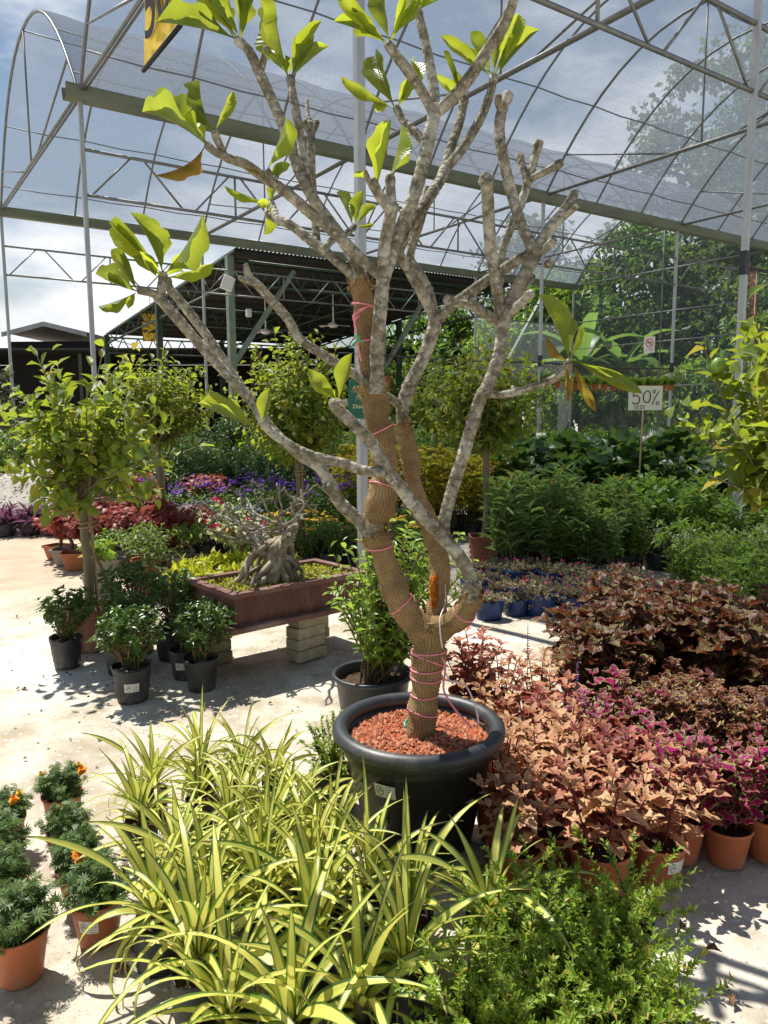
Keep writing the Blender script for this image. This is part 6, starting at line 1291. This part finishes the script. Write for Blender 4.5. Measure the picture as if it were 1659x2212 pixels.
lumps(mb, np.stack([X, Y, Z], -1), .008 + .03 * rng.random(n) ** 3, rng); tag(mb.obj('gravel_heap', 'gravel', None, loc=(cx, cy, 0)), 'heap of grey crushed gravel at the left edge of the yard', 'gravel', kind='stuff')
p_ = G(28, 1062); bw = thing('bowl_plumeria', 'small bare branched tree in a shallow black bowl beyond the gravel heap', 'potted tree', p_); mb = MB(); lathe(mb, [(0, 0), (.24, 0), (.38, .2), (.42, .21), (.42, .25), (.38, .25), (.36, .2)], 28); mb.obj('pot', 'black_plastic', bw); mb = MB(); disc(mb, .37, .2, 24, rng=rng); mb.obj('soil', 'soil', bw)
mb = MB(); grow(np.array([0, 0, .15]), np.array([.1, 0, 1.]), .05, .6, 0); 
for i in range(4): grow(np.array([0, 0, .6]), nrm(np.array([math.cos(i * 1.6) * .5, math.sin(i * 1.6) * .5, 1.])), .028, .42, 1)
mb.obj('trunk', 'root_bark', bw)
rng = RNG(905); mb = MB(); n = 520; c_ = [G(x, y)[:2] for x, y in ((150, 1450), (300, 1500), (420, 1500), (330, 1430), (1300, 2080), (860, 1560))]; k_ = rng.integers(0, 6, n); P_ = np.array([c_[i] for i in k_]) + rng.normal(size=(n, 2)) * .2
lumps(mb, np.concatenate([P_, np.zeros((n, 1))], 1), .002 + .007 * rng.random(n) ** 3, rng); tag(mb.obj('spilt_soil', 'soil', None, False), 'dark crumbs of spilt potting soil on the concrete', 'soil', kind='stuff')
DL = lmesh(leaf_t(4, .5, .8, .25, .3, 0, .4), 'dead_leaf')
for i, (x, y, s_) in enumerate([(212, 1602, .05), (590, 1520, .03), (38, 1330, .04), (235, 2105, .07), (290, 2060, .06), (500, 2160, .06), (640, 2130, .05), (1470, 2010, .05), (1560, 2060, .05), (1580, 2150, .04), (340, 1590, .02), (150, 1600, .02), (60, 1640, .025), (1190, 1420, .03), (640, 1530, .02), (1130, 1380, .03), (410, 1570, .02)]):
    p_ = G(x, y); o = mk('fallen_leaf', DL, None, loc=(p_[0], p_[1], .004), rot=(.1, .05, i * 1.7), scale=(s_ * .45, s_, s_)); tag(o, 'dry brown fallen leaf on the pale concrete', 'leaf', 'fallen leaves')

# ------------------------------------------------------------------ say which of the look-alikes stands where
def relabel(base, rules):
    for o in list(C.objects):
        if o.parent is None and o.name.split('.')[0] == base[0] and o.get('label') == base[1]:
            for test, lab in rules:
                if test(o.location.x, o.location.y): o['label'] = lab; o['group'] = lab[:60]; break
nearpot = lambda d: (lambda x, y: math.hypot(x - PO[0], y - PO[1]) < d)
yes = lambda x, y: True
relabel(('striped_pandan', 'yellow and green striped strap leaf plant in a black bag, in the dense foreground block'), [
    (nearpot(.52), 'striped strap leaf plant in a black bag close against the big black pot'),
    (lambda x, y: x < -.52, 'striped strap leaf plant in a black bag on the side facing the marigold pots'),
    (lambda x, y: x > .12, 'striped strap leaf plant in a black bag next to the fine leaved green shrubs'),
    (lambda x, y: y > 2.62, 'striped strap leaf plant in a black bag on the side facing the azaleas'),
    (yes, 'striped strap leaf plant in a black bag surrounded by its own kind')])
relabel(('coleus', 'peach coloured coleus with dark red veins in a terracotta pot beside the big pot'), [
    (nearpot(.56), 'peach coleus with dark red veins pressed against the side of the big black pot'),
    (lambda x, y: y < 2.55, 'peach coleus in a terracotta pot standing behind the fine leaved green shrubs'),
    (lambda x, y: y > 3.2, 'peach coleus at the back of its bank by the concrete path'),
    (yes, 'peach coleus in the middle of its bank, others all round')])
relabel(('coleus', 'magenta centred coleus with pale green leaf edges in a terracotta pot'), [
    (lambda x, y: y < 2.6, 'magenta and green coleus in a terracotta pot at the edge of the bare concrete'),
    (yes, 'magenta and green coleus between the peach and the frilled maroon ones')])
relabel(('milkweed', 'narrow leaved milkweed with small orange flower heads beside a thin lime trunk'), [
    (lambda x, y: y < 7.8, 'narrow leaved milkweed in the row behind the trailing purslane'),
    (yes, 'narrow leaved milkweed with orange flowers towards the fiddle leaf figs')])
relabel(('portulaca', 'cream pink trailing purslane with tiny magenta flowers in a bag along the path'), [
    (lambda x, y: y < 6.1, 'trailing purslane in a blue bag at the edge of the concrete path'), (yes, 'cream pink trailing purslane in front of the milkweed')])
